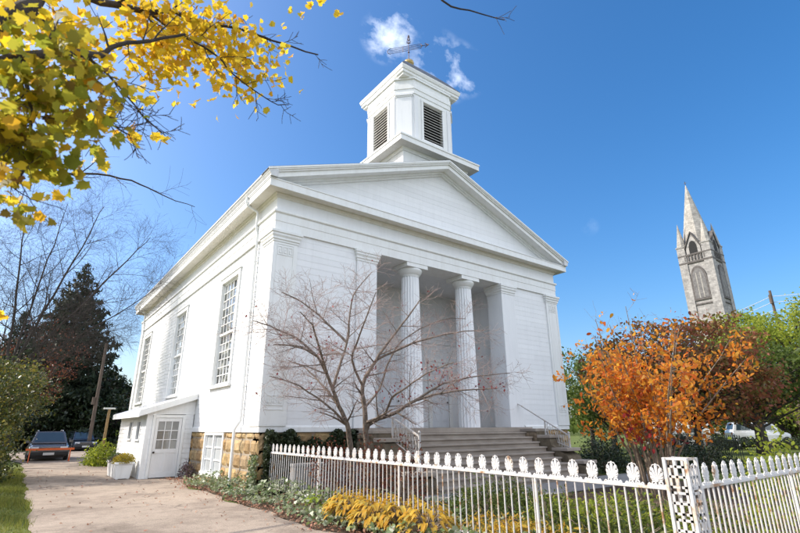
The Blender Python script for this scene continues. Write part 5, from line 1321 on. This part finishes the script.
# ------------------------------------------------------------------ stone church tower far off
def brickmat(name,c1,c2,mort,sc,bw=.5,rh=.25,rough=.9,noise=True):
    m,nt,N,L=nodes(name); out=N('ShaderNodeOutputMaterial'); p=N('ShaderNodeBsdfPrincipled'); L(p.outputs[0],out.inputs[0])
    tc=N('ShaderNodeTexCoord'); sx=N('ShaderNodeSeparateXYZ'); ad=N('ShaderNodeMath'); cb=N('ShaderNodeCombineXYZ')
    L(tc.outputs['Object'],sx.inputs[0]); L(sx.outputs[0],ad.inputs[0]); L(sx.outputs[1],ad.inputs[1]); L(ad.outputs[0],cb.inputs[0]); L(sx.outputs[2],cb.inputs[1])
    b=N('ShaderNodeTexBrick'); b.inputs['Color1'].default_value=(*c1,1); b.inputs['Color2'].default_value=(*c2,1); b.inputs['Mortar'].default_value=(*mort,1); b.inputs['Scale'].default_value=sc
    b.inputs['Brick Width'].default_value=bw; b.inputs['Row Height'].default_value=rh; b.inputs['Mortar Size'].default_value=.015; b.inputs['Bias'].default_value=0
    L(cb.outputs[0],b.inputs[0])
    n=N('ShaderNodeTexNoise'); n.inputs['Scale'].default_value=1.3; n.inputs['Detail'].default_value=8; L(tc.outputs['Object'],n.inputs['Vector'])
    mr=N('ShaderNodeMapRange'); mr.inputs[1].default_value=.3; mr.inputs[2].default_value=.7; mr.inputs[3].default_value=.7; mr.inputs[4].default_value=1.15; L(n.outputs['Fac'],mr.inputs[0])
    mx=N('ShaderNodeMix'); mx.data_type='RGBA'; mx.blend_type='MULTIPLY'; mx.inputs[0].default_value=1; L(b.outputs[0],mx.inputs[6]); L(mr.outputs[0],mx.inputs[7]); L(mx.outputs[2],p.inputs['Base Color'])
    bp_=N('ShaderNodeBump'); bp_.inputs['Strength'].default_value=.6; bp_.inputs['Distance'].default_value=.05; L(b.outputs['Fac'],bp_.inputs['Height']); bp_.invert=True; L(bp_.outputs[0],p.inputs['Normal'])
    p.inputs['Roughness'].default_value=rough; p.inputs['Specular IOR Level'].default_value=.2
    return m
M['greystone']=brickmat('grey_tan_tower_stone',(.38,.365,.345),(.27,.26,.25),(.24,.235,.23),1.,.75,.36)
M['spirestone']=brickmat('pale_spire_stone',(.40,.38,.34),(.33,.31,.28),(.26,.25,.23),1.,1.0,.5)
M['trimstone']=mat('dark_trim_stone',(.12,.11,.105),(.08,.07,.065),.9,2)
M['brick']=brickmat('dull_brown_brick',(.13,.075,.055),(.10,.055,.045),(.14,.12,.11),1.,.22,.075)
X0,X1,Y0,Y1=98.,103.9,21.4,27.3; tx,ty_=(X0+X1)/2,(Y0+Y1)/2
tw=thing('stone_church_tower','distant grey stone Gothic church tower with pointed spire and corner pinnacles','church tower',(tx,ty_,G))
def lancet(uc,z0,zs,zt,hwid,n=10):
    """pointed arch outline in (u,z)"""
    p=[(uc-hwid,z0),(uc+hwid,z0),(uc+hwid,zs)]
    for k in range(1,n): a=k/n; p.append((uc+hwid*(1-a**1.7),zs+(zt-zs)*math.sin(a*math.pi/2)**.9))
    p.append((uc,zt))
    for k in range(n-1,0,-1): a=k/n; p.append((uc-hwid*(1-a**1.7),zs+(zt-zs)*math.sin(a*math.pi/2)**.9))
    p.append((uc-hwid,zs)); return p
m=MB(); m.box(X0,X1,Y0,Y1,G-.5,33.2); m.build('shaft',M['greystone'],tw)
for ax,face,uc in (('x',X0,ty_),('y',Y0,tx),('x',X1,ty_),('y',Y1,tx)):
    sg=-1 if face in (X0,Y0) else 1
    outer=lancet(uc,23.6,27.3,30.6,1.55); inner=lancet(uc,24.0,27.3,30.1,1.2)
    m=MB(); m.prism(outer,ax,face+sg*.01,face+sg*.22); w=m.build('lancet_window',M['trimstone'],tw)
    m=MB(); m.prism(inner,ax,face+sg*.18,face+sg*.24); m.build('louvres',mat('grey_louvre_board',(.17,.165,.16),(.10,.095,.095),.8,3),w)
    m=MB()
    for u in (-.4,.4):
        if ax=='x': m.box(face+sg*.20-.06,face+sg*.20+.10*sg+.06,uc+u-.07,uc+u+.07,24.0,29.2)
        else: m.box(uc+u-.07,uc+u+.07,face+sg*.20-.06,face+sg*.20+.10*sg+.06,24.0,29.2)
    m.build('mullions',M['spirestone'],w)
    # arcaded band
    m=MB()
    for k in range(7):
        u=uc-1.8+k*.6
        q=(face+sg*.0,face+sg*.20)
        if ax=='x': m.box(min(q),max(q),u-.13,u+.13,32.0,32.9)
        else: m.box(u-.13,u+.13,min(q),max(q),32.0,32.9)
    m.build('corbel_band',M['trimstone'],tw)
    # gabled belfry dormer
    m=MB(); d0=face+sg*.05; d1=face-sg*2.2
    m.prism([(uc-1.35,33.2),(uc+1.35,33.2),(uc+1.35,34.6),(uc,37.6),(uc-1.35,34.6)],ax,d0,d1); g=m.build('gabled_dormer',M['greystone'],tw)
    m=MB(); m.prism(lancet(uc,33.4,34.4,36.0,.75),ax,face+sg*.02,face+sg*.09); m.build('louvred_opening',M['dark'],g)
    m=MB()
    for s in (-1,1): m.prism([(uc+s*1.6,34.4),(uc,37.75),(uc,38.05),(uc+s*1.6,34.75)],ax,face+sg*.25,d1)
    m.build('gable_coping',M['trimstone'],g)
m=MB(); m.ring([(-.1,31.2),(.15,31.3),(.22,31.45),(.22,31.75),(-.1,31.9)],X0,X1,Y0,Y1); m.build('string_course',M['trimstone'],tw)
m=MB(); m.ring([(-.1,32.9),(.16,32.95),(.22,33.1),(.22,33.3),(-.1,33.45)],X0,X1,Y0,Y1); m.build('string_course',M['trimstone'],tw)
m=MB(); m.ring([(-.1,22.6),(.15,22.7),(.15,22.95),(-.1,23.1)],X0,X1,Y0,Y1); m.build('string_course',M['trimstone'],tw)
for sx in (-1,1):
    for sy in (-1,1):
        cx,cy=tx+sx*2.35,ty_+sy*2.35; a=.78
        m=MB(); m.box(cx-a,cx+a,cy-a,cy+a,18,35.2); m.ring([(-.05,34.9),(.10,35.0),(.10,35.25),(-.05,35.3)],cx-a,cx+a,cy-a,cy+a); b_=m.build('corner_turret',M['greystone'],tw)
        m=MB(); vs=[]; 
        for k in range(8): an=math.pi/8+k*math.pi/4; vs.append((cx+.88*math.cos(an),cy+.88*math.sin(an),35.25))
        vs.append((cx,cy,40.6)); m.add(vs,[(k,(k+1)%8,8) for k in range(8)]+[tuple(range(8))]); m.build('pinnacle',M['spirestone'],b_)
m=MB(); vs=[]
for z,r in ((33.3,3.2),(36.5,2.65),(49.6,.06)):
    for k in range(8): an=math.pi/8+k*math.pi/4; vs.append((tx+r*math.cos(an),ty_+r*math.sin(an),z))
m.add(vs,[(i*8+k,i*8+(k+1)%8,i*8+8+(k+1)%8,i*8+8+k) for i in range(2) for k in range(8)]+[tuple(range(8)),tuple(range(16,24))])
s_=m.build('spire',M['spirestone'],tw)
m=MB(); m.tube([(tx,ty_,49.4),(tx,ty_,50.5)],.06,6); m.bar((tx,ty_-.3,50.1),(tx,ty_+.3,50.1),.08); m.build('cross',M['black_iron'],s_)

# ------------------------------------------------------------------ houses behind
def house(name,label,c,rot,w,d,h,rise,wm,rm,wins,seed=0):
    t=thing(name,label,'house',(0,0,0)); m=MB()
    m.box(-w/2,w/2,-d/2,d/2,-.3,h); m.prism([(-w/2,h),(w/2,h),(0,h+rise)],'y',-d/2,d/2); m.build('wall',wm,t)
    m=MB()
    for s in (-1,1): m.prism([(s*(w/2+.35),h-.35*rise/(w/2)),(0,h+rise),(0,h+rise+.15),(s*(w/2+.35),h+.15-.35*rise/(w/2))],'y',-d/2-.3,d/2+.3)
    r=m.build('roof',M['roof'],t); m=MB(); m.box(w*.15,w*.15+.5,-.3,.3,h+rise*.4,h+rise+.7); m.build('chimney',M['brick'],r)
    for (face,u,z) in wins:
        m=MB(); f={'f':lambda a,b,z0,z1,e:(u+a,u+b,-d/2-e,-d/2+.02,z0,z1),'l':lambda a,b,z0,z1,e:(-w/2-e,-w/2+.02,u+a,u+b,z0,z1)}[face]
        for a,b,z0,z1 in ((-.5,-.4,z,z+1.4),(.4,.5,z,z+1.4),(-.4,.4,z,z+.1),(-.4,.4,z+1.3,z+1.4),(-.4,.4,z+.66,z+.72)): m.box(*f(a,b,z0,z1,.05))
        wn=m.build('window',M['trim'] if wm is not M['brick'] else M['wood_pole'],t); m=MB(); m.box(*f(-.4,.4,z+.1,z+1.3,.02)); m.build('pane',M['pane_dark'],wn)
    m=MB(); m.box(-.5-w*.22,.5-w*.22,-d/2-.04,-d/2+.02,0,2.1); m.build('door',M['door_dim'],t)
    t.location=c; t.rotation_euler=(0,0,rot); return t
house('white_house','small white house seen through the orange shrub',(44.6,9.6,G),-.9,4.2,6,3.2,1.8,M['siding'],M['roof'],[('f',.9,1.0),('l',-1.2,1.0),('l',1.4,1.0)])
house('brick_house','dull brown brick house behind the parked vans at the right',(71,4.0,G),-.8,11,9,5.6,2.6,M['brick'],M['roof'],[('f',1.2,.9),('f',3.4,.9),('f',-3.6,3.4),('f',1.2,3.4),('f',3.4,3.4),('l',-2,.9),('l',2,.9),('l',-2,3.4),('l',2,3.4)])
house('brick_house','dark brick house in the trees at the end of the drive',(1.0,56,G),.1,13,9,4.6,3.,M['brick'],M['roof'],[('f',1.2,.9),('f',4,.9),('f',-4.4,.9)])
# low concrete kerb wall inside the fence end
lw_=thing('low_wall','low grey concrete wall behind the church end of the fence','wall',(2.2,-1.35,G))
m=MB(); m.box(.42,4.0,-1.42,-1.24,G-.1,-.92); m.build('wall',M['concrete'],lw_,bev=.012)
m=MB(); m.box(.40,4.02,-1.46,-1.20,-.918,-.85); m.build('coping',M['concrete'],lw_,bev=.012)

# ------------------------------------------------------------------ far woods along the horizon
nr=fol_seed(300); N=9000; a=nr.uniform(-.15,2.5,N); rr=nr.uniform(105,190,N); base=3+2.2*np.sin(a*9)+1.6*np.sin(a*23+1)+1.2*np.sin(a*51)
P=np.stack([CAMP[0]+rr*np.sin(a),CAMP[1]+rr*np.cos(a),G+np.abs(nr.normal(size=N))*.55*base+nr.uniform(0,1,N)*base],1)
tag(leaves('distant_woods',P,nr.uniform(1.2,2.6,N),ML['midgreen'],None,nr,'oval',origin=(40,60,G)),'low belt of green woods far off along the horizon','woods',kind='stuff')
# ------------------------------------------------------------------ ground
def sheet(name,poly,z,m,sub=0):
    mb=MB(); mb.add([(x,y,z) for x,y in poly],[tuple(range(len(poly)))])
    o=mb.build(name,m,None,origin=(poly[0][0],poly[0][1],z)); o['kind']='structure'; return o
def groundmat(name,cols,scale,rough=.95,bump=.5,bs=60.,big=None):
    m,nt,N,L=nodes(name); out=N('ShaderNodeOutputMaterial'); p=N('ShaderNodeBsdfPrincipled'); L(p.outputs[0],out.inputs[0])
    g=N('ShaderNodeNewGeometry'); n=N('ShaderNodeTexNoise'); n.inputs['Scale'].default_value=scale; n.inputs['Detail'].default_value=9; n.inputs['Roughness'].default_value=.65
    L(g.outputs['Position'],n.inputs['Vector']); r=N('ShaderNodeValToRGB'); e=r.color_ramp.elements
    e[0].position=.30; e[1].position=.70; e[0].color=(*cols[0],1); e[1].color=(*cols[-1],1)
    for i,c in enumerate(cols[1:-1],1): k=e.new(.30+.40*i/(len(cols)-1)); k.color=(*c,1)
    L(n.outputs['Fac'],r.inputs[0])
    last=r.outputs[0]
    f=N('ShaderNodeTexNoise'); f.inputs['Scale'].default_value=bs; f.inputs['Detail'].default_value=3; L(g.outputs['Position'],f.inputs['Vector'])
    mr=N('ShaderNodeMapRange'); mr.inputs[1].default_value=.3; mr.inputs[2].default_value=.7; mr.inputs[3].default_value=.72; mr.inputs[4].default_value=1.22; L(f.outputs['Fac'],mr.inputs[0])
    mx=N('ShaderNodeMix'); mx.data_type='RGBA'; mx.blend_type='MULTIPLY'; mx.inputs[0].default_value=1; L(last,mx.inputs[6]); L(mr.outputs[0],mx.inputs[7]); L(mx.outputs[2],p.inputs['Base Color'])
    b=N('ShaderNodeBump'); b.inputs['Strength'].default_value=bump; b.inputs['Distance'].default_value=.02; L(f.outputs['Fac'],b.inputs['Height']); L(b.outputs[0],p.inputs['Normal'])
    p.inputs['Roughness'].default_value=rough; p.inputs['Specular IOR Level'].default_value=.2
    return m
def weathered(m):
    nt=m.node_tree; N=nt.nodes.new; L=nt.links.new; p=[n for n in nt.nodes if n.type=='BSDF_PRINCIPLED'][0]
    src=p.inputs['Base Color'].links[0].from_socket
    g=N('ShaderNodeNewGeometry'); wv=N('ShaderNodeTexNoise'); wv.inputs['Scale'].default_value=1.6; wv.inputs['Detail'].default_value=6; L(g.outputs['Position'],wv.inputs['Vector'])
    ad=N('ShaderNodeVectorMath'); ad.operation='MULTIPLY_ADD'; L(wv.outputs['Color'],ad.inputs[0]); ad.inputs[1].default_value=(.9,.9,0); L(g.outputs['Position'],ad.inputs[2])
    v=N('ShaderNodeTexVoronoi'); v.feature='DISTANCE_TO_EDGE'; v.inputs['Scale'].default_value=.42; L(ad.outputs[0],v.inputs['Vector'])
    mr=N('ShaderNodeMapRange'); mr.inputs[1].default_value=.0; mr.inputs[2].default_value=.007; mr.inputs[3].default_value=.55; mr.inputs[4].default_value=1.; L(v.outputs['Distance'],mr.inputs[0])
    s2=N('ShaderNodeTexNoise'); s2.inputs['Scale'].default_value=.45; s2.inputs['Detail'].default_value=10; s2.inputs['Roughness'].default_value=.72; L(g.outputs['Position'],s2.inputs['Vector'])
    m2=N('ShaderNodeMapRange'); m2.inputs[1].default_value=.38; m2.inputs[2].default_value=.58; m2.inputs[3].default_value=.74; m2.inputs[4].default_value=1.02; L(s2.outputs['Fac'],m2.inputs[0])
    mu=N('ShaderNodeMath'); mu.operation='MULTIPLY'; L(mr.outputs[0],mu.inputs[0]); L(m2.outputs[0],mu.inputs[1])
    mx=N('ShaderNodeMix'); mx.data_type='RGBA'; mx.blend_type='MULTIPLY'; mx.inputs[0].default_value=1; L(src,mx.inputs[6]); L(mu.outputs[0],mx.inputs[7]); L(mx.outputs[2],p.inputs['Base Color'])
    return m
M['drive']=groundmat('old_pinkish_asphalt',[(.22,.175,.135),(.30,.24,.19),(.35,.285,.225),(.265,.215,.165)],.9,.95,.5,55)
weathered(M['drive'])
M['lawn']=groundmat('lawn_turf',[(.06,.085,.02),(.10,.13,.03),(.15,.15,.05)],.7,1,.8,30)
M['soil']=groundmat('dark_garden_soil',[(.05,.035,.025),(.09,.065,.045),(.07,.05,.03)],3,1,.8,30)
M['asphalt']=groundmat('street_asphalt',[(.045,.045,.045),(.06,.06,.058)],1.2,.9,.5,80)
M['walk']=groundmat('concrete_walk',[(.24,.235,.225),(.30,.29,.275)],1.4,.9,.4,60)
sheet('ground',[(-400,-300),(600,-300),(600,600),(-400,600)],G-.03,M['lawn'])
rng=random.Random(8)
right=[(-.88+.10*math.sin(y*1.7)+.06*math.sin(y*4.1+1)-.05*(y<-3)*(y+3)*.6,y) for y in [-11.2+.4*k for k in range(38)]]
right=[p for p in right if p[1]<3.6]+[(-.62,4.2),(-.40,5.2),(-.35,6.4),(-1.5,6.7),(-1.5,11.5),(-1.3,12.8),(-1.9,15.5),(-2.5,18.5),(-1.9,20.5),(3,23),(6,26),(6,38),(-9,38),(-9,25.5),(-5.2,23)]
left=[(-4.80,20-.5*k) for k in range(0,62)]
left=[(x+.05*math.sin(y*1.3)+.03*math.sin(y*3.7),y) for x,y in left]
sheet('driveway',right+left,G,M['drive'])
sheet('garden_bed',[(-.95,-11.0),(12,-11.0),(12,-.02),(.02,-.02),(.02,4.1),(-.75,4.1)],G-.012,M['soil'])
sheet('front_walk',[(3.0,-4.9),(14.5,-4.9),(14.5,-2.9),(3.0,-2.9)],G-.004,M['walk'])
sheet('lawn',[(12.2,-10.8),(44,-10.8),(44,14),(14.3,14),(14.3,-2.4),(14.6,-2.4),(14.6,-5),(12.2,-5)],G-.016,M['lawn'])
sheet('pavement',[(-40,-15.2),(60,-15.2),(60,-11.25),(-40,-11.25)],G-.006,M['walk'])
mb=MB(); mb.box(-40,60,-15.4,-15.2,G-.3,G+.0); o=mb.build('kerb',M['concrete'],None,origin=(0,-15.3,G),bev=.02); o['kind']='structure'
sheet('road',[(-200,-26),(300,-26),(300,-15.4),(-200,-15.4)],G-.025,M['asphalt'])
mb=MB()
# grass on the strip left of the drive
nr=fol_seed(200); N=26000
x=nr.uniform(-6.6,-4.72,N); y=-9+ (nr.random(N)**.9)*24; kp=x<-4.80+.05*np.sin(y*1.3)+.03*np.sin(y*3.7)+nr.normal(size=N)*.05; x,y=x[kp],y[kp]; n=len(x)
h=nr.uniform(.04,.12,n)*(1+.5*np.sin(y*2+x*3)); a=nr.uniform(0,6.28,n); ln=nr.normal(size=(n,2))*.03
B=np.stack([x,y,np.full(n,G-.03)],1); w=.007
V=np.stack([B+np.stack([np.cos(a)*w,np.sin(a)*w,0*a],1),B-np.stack([np.cos(a)*w,np.sin(a)*w,0*a],1),B+np.stack([ln[:,0],ln[:,1],h],1)],1).reshape(-1,3)
tag(fast_mesh('grass_strip',V,3,ML['grass'],None,(-5.5,0,G)),'sunlit grass strip along the left edge of the drive','grass',kind='stuff')
N=9000; x=nr.uniform(-2.4,-.9,N); y=nr.uniform(12.6,21.5,N); kp=(x>-1.3-.13*(y-12.5)+.4*(y>18.8)*(y-18.8)) ; x,y=x[kp],y[kp]; n=len(x); h=nr.uniform(.05,.14,n); a=nr.uniform(0,6.28,n); ln=nr.normal(size=(n,2))*.03
B=np.stack([x,y,np.full(n,G-.03)],1); w=.009
V=np.stack([B+np.stack([np.cos(a)*w,np.sin(a)*w,0*a],1),B-np.stack([np.cos(a)*w,np.sin(a)*w,0*a],1),B+np.stack([ln[:,0],ln[:,1],h],1)],1).reshape(-1,3)
tag(fast_mesh('grass_verge',V,3,ML['grass'],None,(-1.5,16,G)),'bright grass verge round the wooden post on the right of the drive','grass',kind='stuff')

# ------------------------------------------------------------------ light, sky, camera
SUN=Vector((-1.0,.72,1.0)).normalized()
el=math.asin(SUN.z); az=math.atan2(SUN.x,SUN.y)
sd=bpy.data.lights.new('sun','SUN'); sd.energy=SUNE; sd.angle=R(.53); sd.color=(1,.94,.85)
so=bpy.data.objects.new('sun',sd); link(so); so.location=(-40,30,45); so.rotation_euler=(-SUN).to_track_quat('-Z','Y').to_euler()
w=bpy.data.worlds.new('World'); SC.world=w; w.use_nodes=True; nt=w.node_tree; nt.nodes.clear(); N=nt.nodes.new; L=nt.links.new
out=N('ShaderNodeOutputWorld'); bg=N('ShaderNodeBackground'); sky=N('ShaderNodeTexSky'); sky.sky_type='NISHITA'; sky.sun_disc=False
sky.sun_elevation=el; sky.sun_rotation=az; sky.air_density=AIR; sky.dust_density=DUST; sky.ozone_density=OZ; sky.altitude=200
bg.inputs[1].default_value=SKYS
# thin cirrus wisps high over the belfry: noise in the sky's own directions
geo=N('ShaderNodeTexCoord')
def dirmask(d,inner,outer):
    dp=N('ShaderNodeVectorMath'); dp.operation='DOT_PRODUCT'; L(geo.outputs['Generated'],dp.inputs[0]); dp.inputs[1].default_value=Vector(d).normalized()
    mr=N('ShaderNodeMapRange'); mr.interpolation_type='SMOOTHSTEP'; L(dp.outputs['Value'],mr.inputs[0]); mr.inputs[1].default_value=outer; mr.inputs[2].default_value=inner; return mr.outputs[0]
mp=N('ShaderNodeMapping'); mp.inputs['Rotation'].default_value=(.3,.5,.9); mp.inputs['Scale'].default_value=(12,20,16); L(geo.outputs['Generated'],mp.inputs[0])
ns=N('ShaderNodeTexNoise'); ns.inputs['Scale'].default_value=1.0; ns.inputs['Detail'].default_value=7; ns.inputs['Roughness'].default_value=.6; ns.inputs['Distortion'].default_value=.12; L(mp.outputs[0],ns.inputs['Vector'])
rp=N('ShaderNodeMapRange'); rp.inputs[1].default_value=.47; rp.inputs[2].default_value=.85; L(ns.outputs['Fac'],rp.inputs[0])
tot=None
for d,i_,o_,k in CLOUDS:
    ms=dirmask(d,i_,o_); mu=N('ShaderNodeMath'); mu.operation='MULTIPLY'; L(ms,mu.inputs[0]); mu.inputs[1].default_value=k
    if tot is None: tot=mu.outputs[0]
    else:
        mxn=N('ShaderNodeMath'); mxn.operation='MAXIMUM'; L(tot,mxn.inputs[0]); L(mu.outputs[0],mxn.inputs[1]); tot=mxn.outputs[0]
ml=N('ShaderNodeMath'); ml.operation='MULTIPLY'; ml.use_clamp=True; L(tot,ml.inputs[0]); L(rp.outputs[0],ml.inputs[1])
# unseen cloud bank behind the camera, added to brighten the shaded church front
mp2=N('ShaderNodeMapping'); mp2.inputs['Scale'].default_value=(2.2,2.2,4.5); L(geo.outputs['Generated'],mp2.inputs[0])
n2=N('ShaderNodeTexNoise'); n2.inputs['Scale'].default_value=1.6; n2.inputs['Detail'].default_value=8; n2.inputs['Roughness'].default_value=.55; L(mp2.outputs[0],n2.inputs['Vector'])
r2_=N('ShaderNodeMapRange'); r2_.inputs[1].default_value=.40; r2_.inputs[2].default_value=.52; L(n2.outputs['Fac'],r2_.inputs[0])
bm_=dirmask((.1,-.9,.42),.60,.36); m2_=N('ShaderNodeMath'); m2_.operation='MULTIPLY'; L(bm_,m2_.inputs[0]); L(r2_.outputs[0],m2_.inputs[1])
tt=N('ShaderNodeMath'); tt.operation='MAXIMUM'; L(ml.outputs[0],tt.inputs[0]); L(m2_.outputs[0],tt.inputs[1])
hs=N('ShaderNodeHueSaturation'); hs.inputs['Saturation'].default_value=SAT; L(sky.outputs[0],hs.inputs['Color'])
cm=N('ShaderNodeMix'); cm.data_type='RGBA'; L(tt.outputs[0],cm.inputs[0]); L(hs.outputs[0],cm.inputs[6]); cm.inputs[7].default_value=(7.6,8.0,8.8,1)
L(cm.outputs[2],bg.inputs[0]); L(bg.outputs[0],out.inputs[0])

cd=bpy.data.cameras.new('camera'); co=bpy.data.objects.new('camera',cd); link(co); SC.camera=co
cd.sensor_width=36; cd.lens=FPX/800*36; cd.clip_start=.05; cd.clip_end=3000
cd.dof.use_dof=True; cd.dof.focus_distance=15.; cd.dof.aperture_fstop=2.2
yaw,pit,rol=CAMR
fw=Vector((math.sin(yaw)*math.cos(pit),math.cos(yaw)*math.cos(pit),math.sin(pit))); rt=Vector((math.cos(yaw),-math.sin(yaw),0)); up=rt.cross(fw)
c_,s_=math.cos(rol),math.sin(rol); r2=rt*c_+up*s_; u2=-rt*s_+up*c_
mw=Matrix((( r2.x,u2.x,-fw.x,CAMP[0]),(r2.y,u2.y,-fw.y,CAMP[1]),(r2.z,u2.z,-fw.z,CAMP[2]),(0,0,0,1)))
co.matrix_world=mw
SC.view_settings.view_transform='Standard'; SC.view_settings.look='None'; SC.view_settings.gamma=1; SC.view_settings.use_curve_mapping=False; SC.view_settings.exposure=EXPO
SC.cycles.max_bounces=6; SC.cycles.diffuse_bounces=3; SC.cycles.transmission_bounces=4
